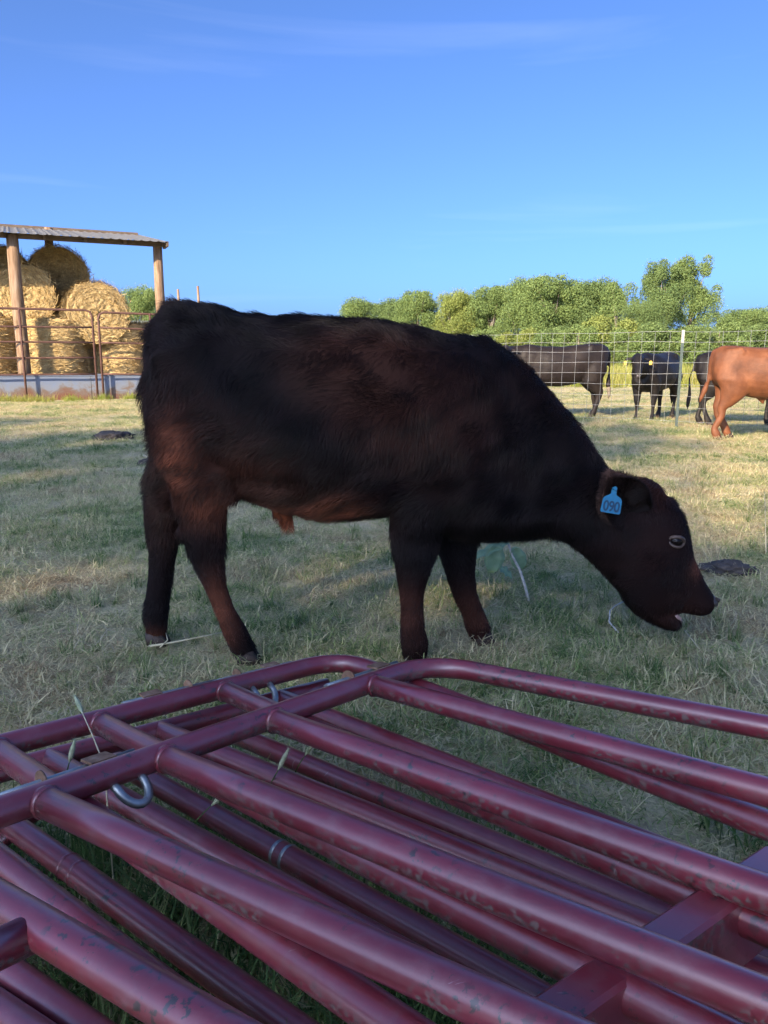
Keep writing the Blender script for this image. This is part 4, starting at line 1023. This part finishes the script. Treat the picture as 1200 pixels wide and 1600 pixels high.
# taller green weeds growing up through the panels and at the right
WT = [tuft_mesh('weed_tuft', 200 + i, 26, .06, .24, .0030, .05, .5, M['weed']) for i in range(4)]
q = np.concatenate([np.stack([g.random(520) * 1.9 - 1.0, .45 + 1.0 * g.random(520)], 1), np.stack([.8 + 1.6 * g.random(170), 1.6 + 1.6 * g.random(170)], 1), pts_band(2, 9, 700, .5, g)])
s = .55 + .5 * g.random(len(q)); s[520:] *= .5; kq = ~((q[:, 0] > .30) & (q[:, 1] > .85) & (q[:, 1] < 1.7) & (g.random(len(q)) < .85)); q, s = q[kq], s[kq]; n = len(q)
scatter('green_weeds', 'green weeds growing among the stacked panels and grass', with_z(q), np.stack([g.normal(size=n) * .1, g.normal(size=n) * .1, g.random(n) * 6.283], 1).astype(np.float32), np.stack([s, s, s], 1).astype(np.float32), g.integers(0, 4, n).astype(np.int32), WT, cat='weeds')
# bright tall meadow beyond the mown pasture, tufts along the bunk
MT = [tuft_mesh('meadow_tuft', 300 + i, 34, .35, .75, .012, .35, .35, M['meadow']) for i in range(4)]
q = np.stack([-4 + 44 * g.random(4200), 27 + 17 * g.random(4200)], 1)
q2 = np.array([[*(shed_pt(-1 + 6 * t, -.75 - .35 * u, 0).xy)] for t, u in zip(g.random(130), g.random(130))])
q = np.concatenate([q, q2]); n = len(q); s = .8 + .5 * g.random(n); s[4200:] *= .28
scatter('meadow_grass', 'tall yellow green meadow grass beyond the mown pasture', with_z(q), np.stack([np.zeros(n), np.zeros(n), g.random(n) * 6.283], 1).astype(np.float32), np.stack([s, s, s], 1).astype(np.float32), g.integers(0, 4, n).astype(np.int32), MT)

ST = [tuft_mesh('straw_tuft', 400 + i, 14, .05, .16, .0016, .12, 1.3, M['litter'], .06, 1.1) for i in range(4)]
q = np.concatenate([pts_band(1.6, 9, 900, .5, g), np.stack([-2.9 + 1.3 * g.normal(size=420), 8.3 + .45 * g.normal(size=420)], 1), np.stack([-4.5 + 1.2 * g.normal(size=250), 7.6 + .4 * g.normal(size=250)], 1), np.stack([2.6 + 1.0 * g.normal(size=200), 5.6 + .8 * g.normal(size=200)], 1)])
n = len(q); s = .5 + .8 * g.random(n) ** 2
scatter('straw_litter', 'loose dead straw strewn over the grass', with_z(q), np.stack([g.normal(size=n) * .1, g.normal(size=n) * .1, g.random(n) * 6.283], 1).astype(np.float32), np.stack([s, s, s * .45], 1).astype(np.float32), g.integers(0, 4, n).astype(np.int32), ST, cat='straw')

# ------------------------------------------------------------------ small things on the ground
def dung(px, py, w, label, seed):
    p = atz(px, py, 0); gg = np.random.default_rng(seed)
    bm = bmesh.new(); bmesh.ops.create_icosphere(bm, subdivisions=4, radius=1)
    for v in bm.verts:
        c = v.co; k = 1 + .34 * noise.noise(c * 2.1 + Vector((seed, 0, 0))) + .26 * noise.noise(c * 6 + Vector((0, seed, 0))) + .20 * noise.noise(c * 14)
        v.co = Vector((c.x * w * k, c.y * w * .8 * k, max(-.02, c.z * w * .30 * k)))
    me = bpy.data.meshes.new('dung_pat'); bm.to_mesh(me); bm.free()
    o = from_mesh('dung_pat', me, M['dung'], None, True); o.location = (p.x, p.y, ground_z(p.x, p.y) + .012); tag(o, label, 'dung', 'dung pats on the grass')
dung(1138, 897, .12, 'dark dung pat on the grass beside the calf nose', 1)
dung(176, 686, .26, 'dark dung heap on the sun and shade edge left of the calf', 2)
dung(243, 724, .17, 'dung clod by the straw stem behind the calf rump', 3)

# leafy sprig behind the calf's chest
def sprig():
    b0 = atz(828, 943, 0); root = empty('leafy_sprig', (b0.x, b0.y, 0)); O = Vector((b0.x, b0.y, 0)); tag(root, 'broken leafy sprig with a pale stem under the calf chest', 'plant')
    Y = b0.y
    pts = [at(828, 945, Y), at(820, 915, Y + .02), at(812, 890, Y + .03), at(800, 868, Y + .05), at(793, 846, Y + .06), at(788, 820, Y + .08)]
    mb = MB(); mb.tube([p - O for p in pts], [.006, .006, .0055, .005, .0045, .003], 8); mb.build('stem', M['twig'], root, True)
    def leaf(a, b_, w, nrm):
        a, b_ = a - O, b_ - O; ax = b_ - a; L = ax.length; ax.normalize(); nrm = Vector(nrm); nrm = (nrm - ax * nrm.dot(ax)).normalized(); sd = ax.cross(nrm); vs = []; fs = []; nu = 9
        for i in range(nu):
            s = i / (nu - 1); ww = w * math.sin(math.pi * (s * .92 + .05)) ** .7
            for j in (-2, -1, 0, 1, 2): vs.append(a + ax * L * s + sd * ww * j / 4 + nrm * (.010 * abs(j) / 2 + .004 * math.sin(i * 2.2) * abs(j) - .03 * s * s))
        for i in range(nu - 1):
            for j in range(4): k = i * 5 + j; fs.append((k, k + 1, k + 6, k + 5))
        o = mesh_obj('leaf', vs, fs, M['leafgreen'], root, True); sm = o.modifiers.new('thick', 'SOLIDIFY'); sm.thickness = .0012
    leaf(at(795, 850, Y + .05), at(737, 868, Y + .03), .05, (0, -.5, .9))
    leaf(at(776, 850, Y + .05), at(769, 896, Y + .02), .085, (.1, -.9, .3))
    leaf(at(802, 855, Y + .06), at(818, 892, Y + .05), .07, (-.1, -.8, .5))
    leaf(at(778, 888, Y + .04), at(802, 897, Y + .02), .045, (0, -.4, .9))
sprig()
def stalk(name, label, pts, r_, mat, cat='twig'):
    P = [atz(x, y, z) for x, y, z in pts]; O = Vector((P[0].x, P[0].y, 0)); mb = MB(); mb.tube([p - O for p in P], [r_ * (1 - .55 * i / (len(P) - 1)) for i in range(len(P))], 6)
    o = mb.build(name, mat, None, True); o.location = O; tag(o, label, cat); return o
M['strawstem'] = simple('straw_stem', [(.3, (.42, .36, .22)), (.7, (.60, .54, .36))], 30, .7)
stalk('twig', 'curved white dead twig under the calf jaw', [(966, 988, .012), (952, 972, .03), (953, 954, .05), (962, 946, .055), (974, 940, .05)], .0035, M['twig'])
stalk('straw_stem', 'pale straw stem lying between the calf hind hooves', [(232, 1010, .015), (270, 1004, .02), (315, 995, .03), (350, 987, .03)], .0045, M['strawstem'], 'straw')
stalk('straw_stem', 'forked straw stem crossing in front of the far hind hoof', [(250, 1012, .012), (262, 1000, .03), (258, 984, .05)], .003, M['strawstem'], 'straw')
stalk('straw_stem', 'thick pale stem on the grass behind the calf rump', [(225, 712, .05), (240, 718, .05), (262, 722, .03)], .014, M['strawstem'], 'straw')
stalk('straw_stem', 'short pale straw under the calf mouth', [(1070, 985, .03), (1082, 1000, .02), (1094, 1016, .01)], .003, M['strawstem'], 'straw')
stalk('grass_stem', 'upright pale grass stem at the right edge beside the dung pat', [(1197, 868, .0), (1196, 820, .10), (1195, 768, .2)], .003, M['strawstem'], 'grass stem')
# foxtail weeds poking up through the panels
def foxtail(label, base, mid, tip, z, head, seed):
    b0 = atz(*base, z[0]); O = Vector((b0.x, b0.y, 0)); root = empty('foxtail_weed', O); tag(root, label, 'weed', 'foxtail weeds in the panel stack')
    m0, t0 = atz(*mid, z[1]), atz(*tip, z[2]); low = Vector((b0.x, b0.y, .0))
    mb = MB(); mb.tube([low - O, b0 - O, m0 - O, t0 - O], [.0016, .0014, .0011, .0008], 6); mb.build('stem', M['strawstem'] if head else M['weed'], root, True)
    d = (t0 - m0).normalized(); gg = np.random.default_rng(seed); mb = MB(); c = t0 - O
    mb.tube([c - d * .004, c + d * .008, c + d * .026, c + d * .042], [.001, .0042, .0040, .0012], 8)
    for k in range(150):
        s = gg.random(); v = Vector(gg.normal(size=3)); v = (v - d * v.dot(d)).normalized(); p = c + d * (.042 * s); q_ = p + (v * .8 + d * .6) * .0095
        w = d.cross(v) * .00025; mb.add([p + w, p - w, q_], [(0, 1, 2)])
    mb.build('seed_head', M['foxhead'], root)
M['foxhead'] = simple('foxtail_head', [(.3, (.20, .24, .13)), (.7, (.40, .42, .28))], 60, .7)
foxtail('pale foxtail on a long stem standing above the stile at the left', (163, 1195), (145, 1150), (128, 1112), (.33, .36, .385), 1, 1)
foxtail('green foxtail between the two left stiles', (103, 1215), (106, 1200), (109, 1188), (.33, .345, .36), 0, 2)
foxtail('dark foxtail above the glossy low rail, left of centre', (300, 1290), (318, 1270), (333, 1256), (.25, .275, .29), 0, 3)
foxtail('green foxtail beside the middle rail joint', (425, 1220), (432, 1208), (436, 1200), (.25, .27, .28), 0, 4)
foxtail('green foxtail right of the one at the middle rail joint', (462, 1205), (470, 1190), (478, 1178), (.25, .275, .295), 0, 5)
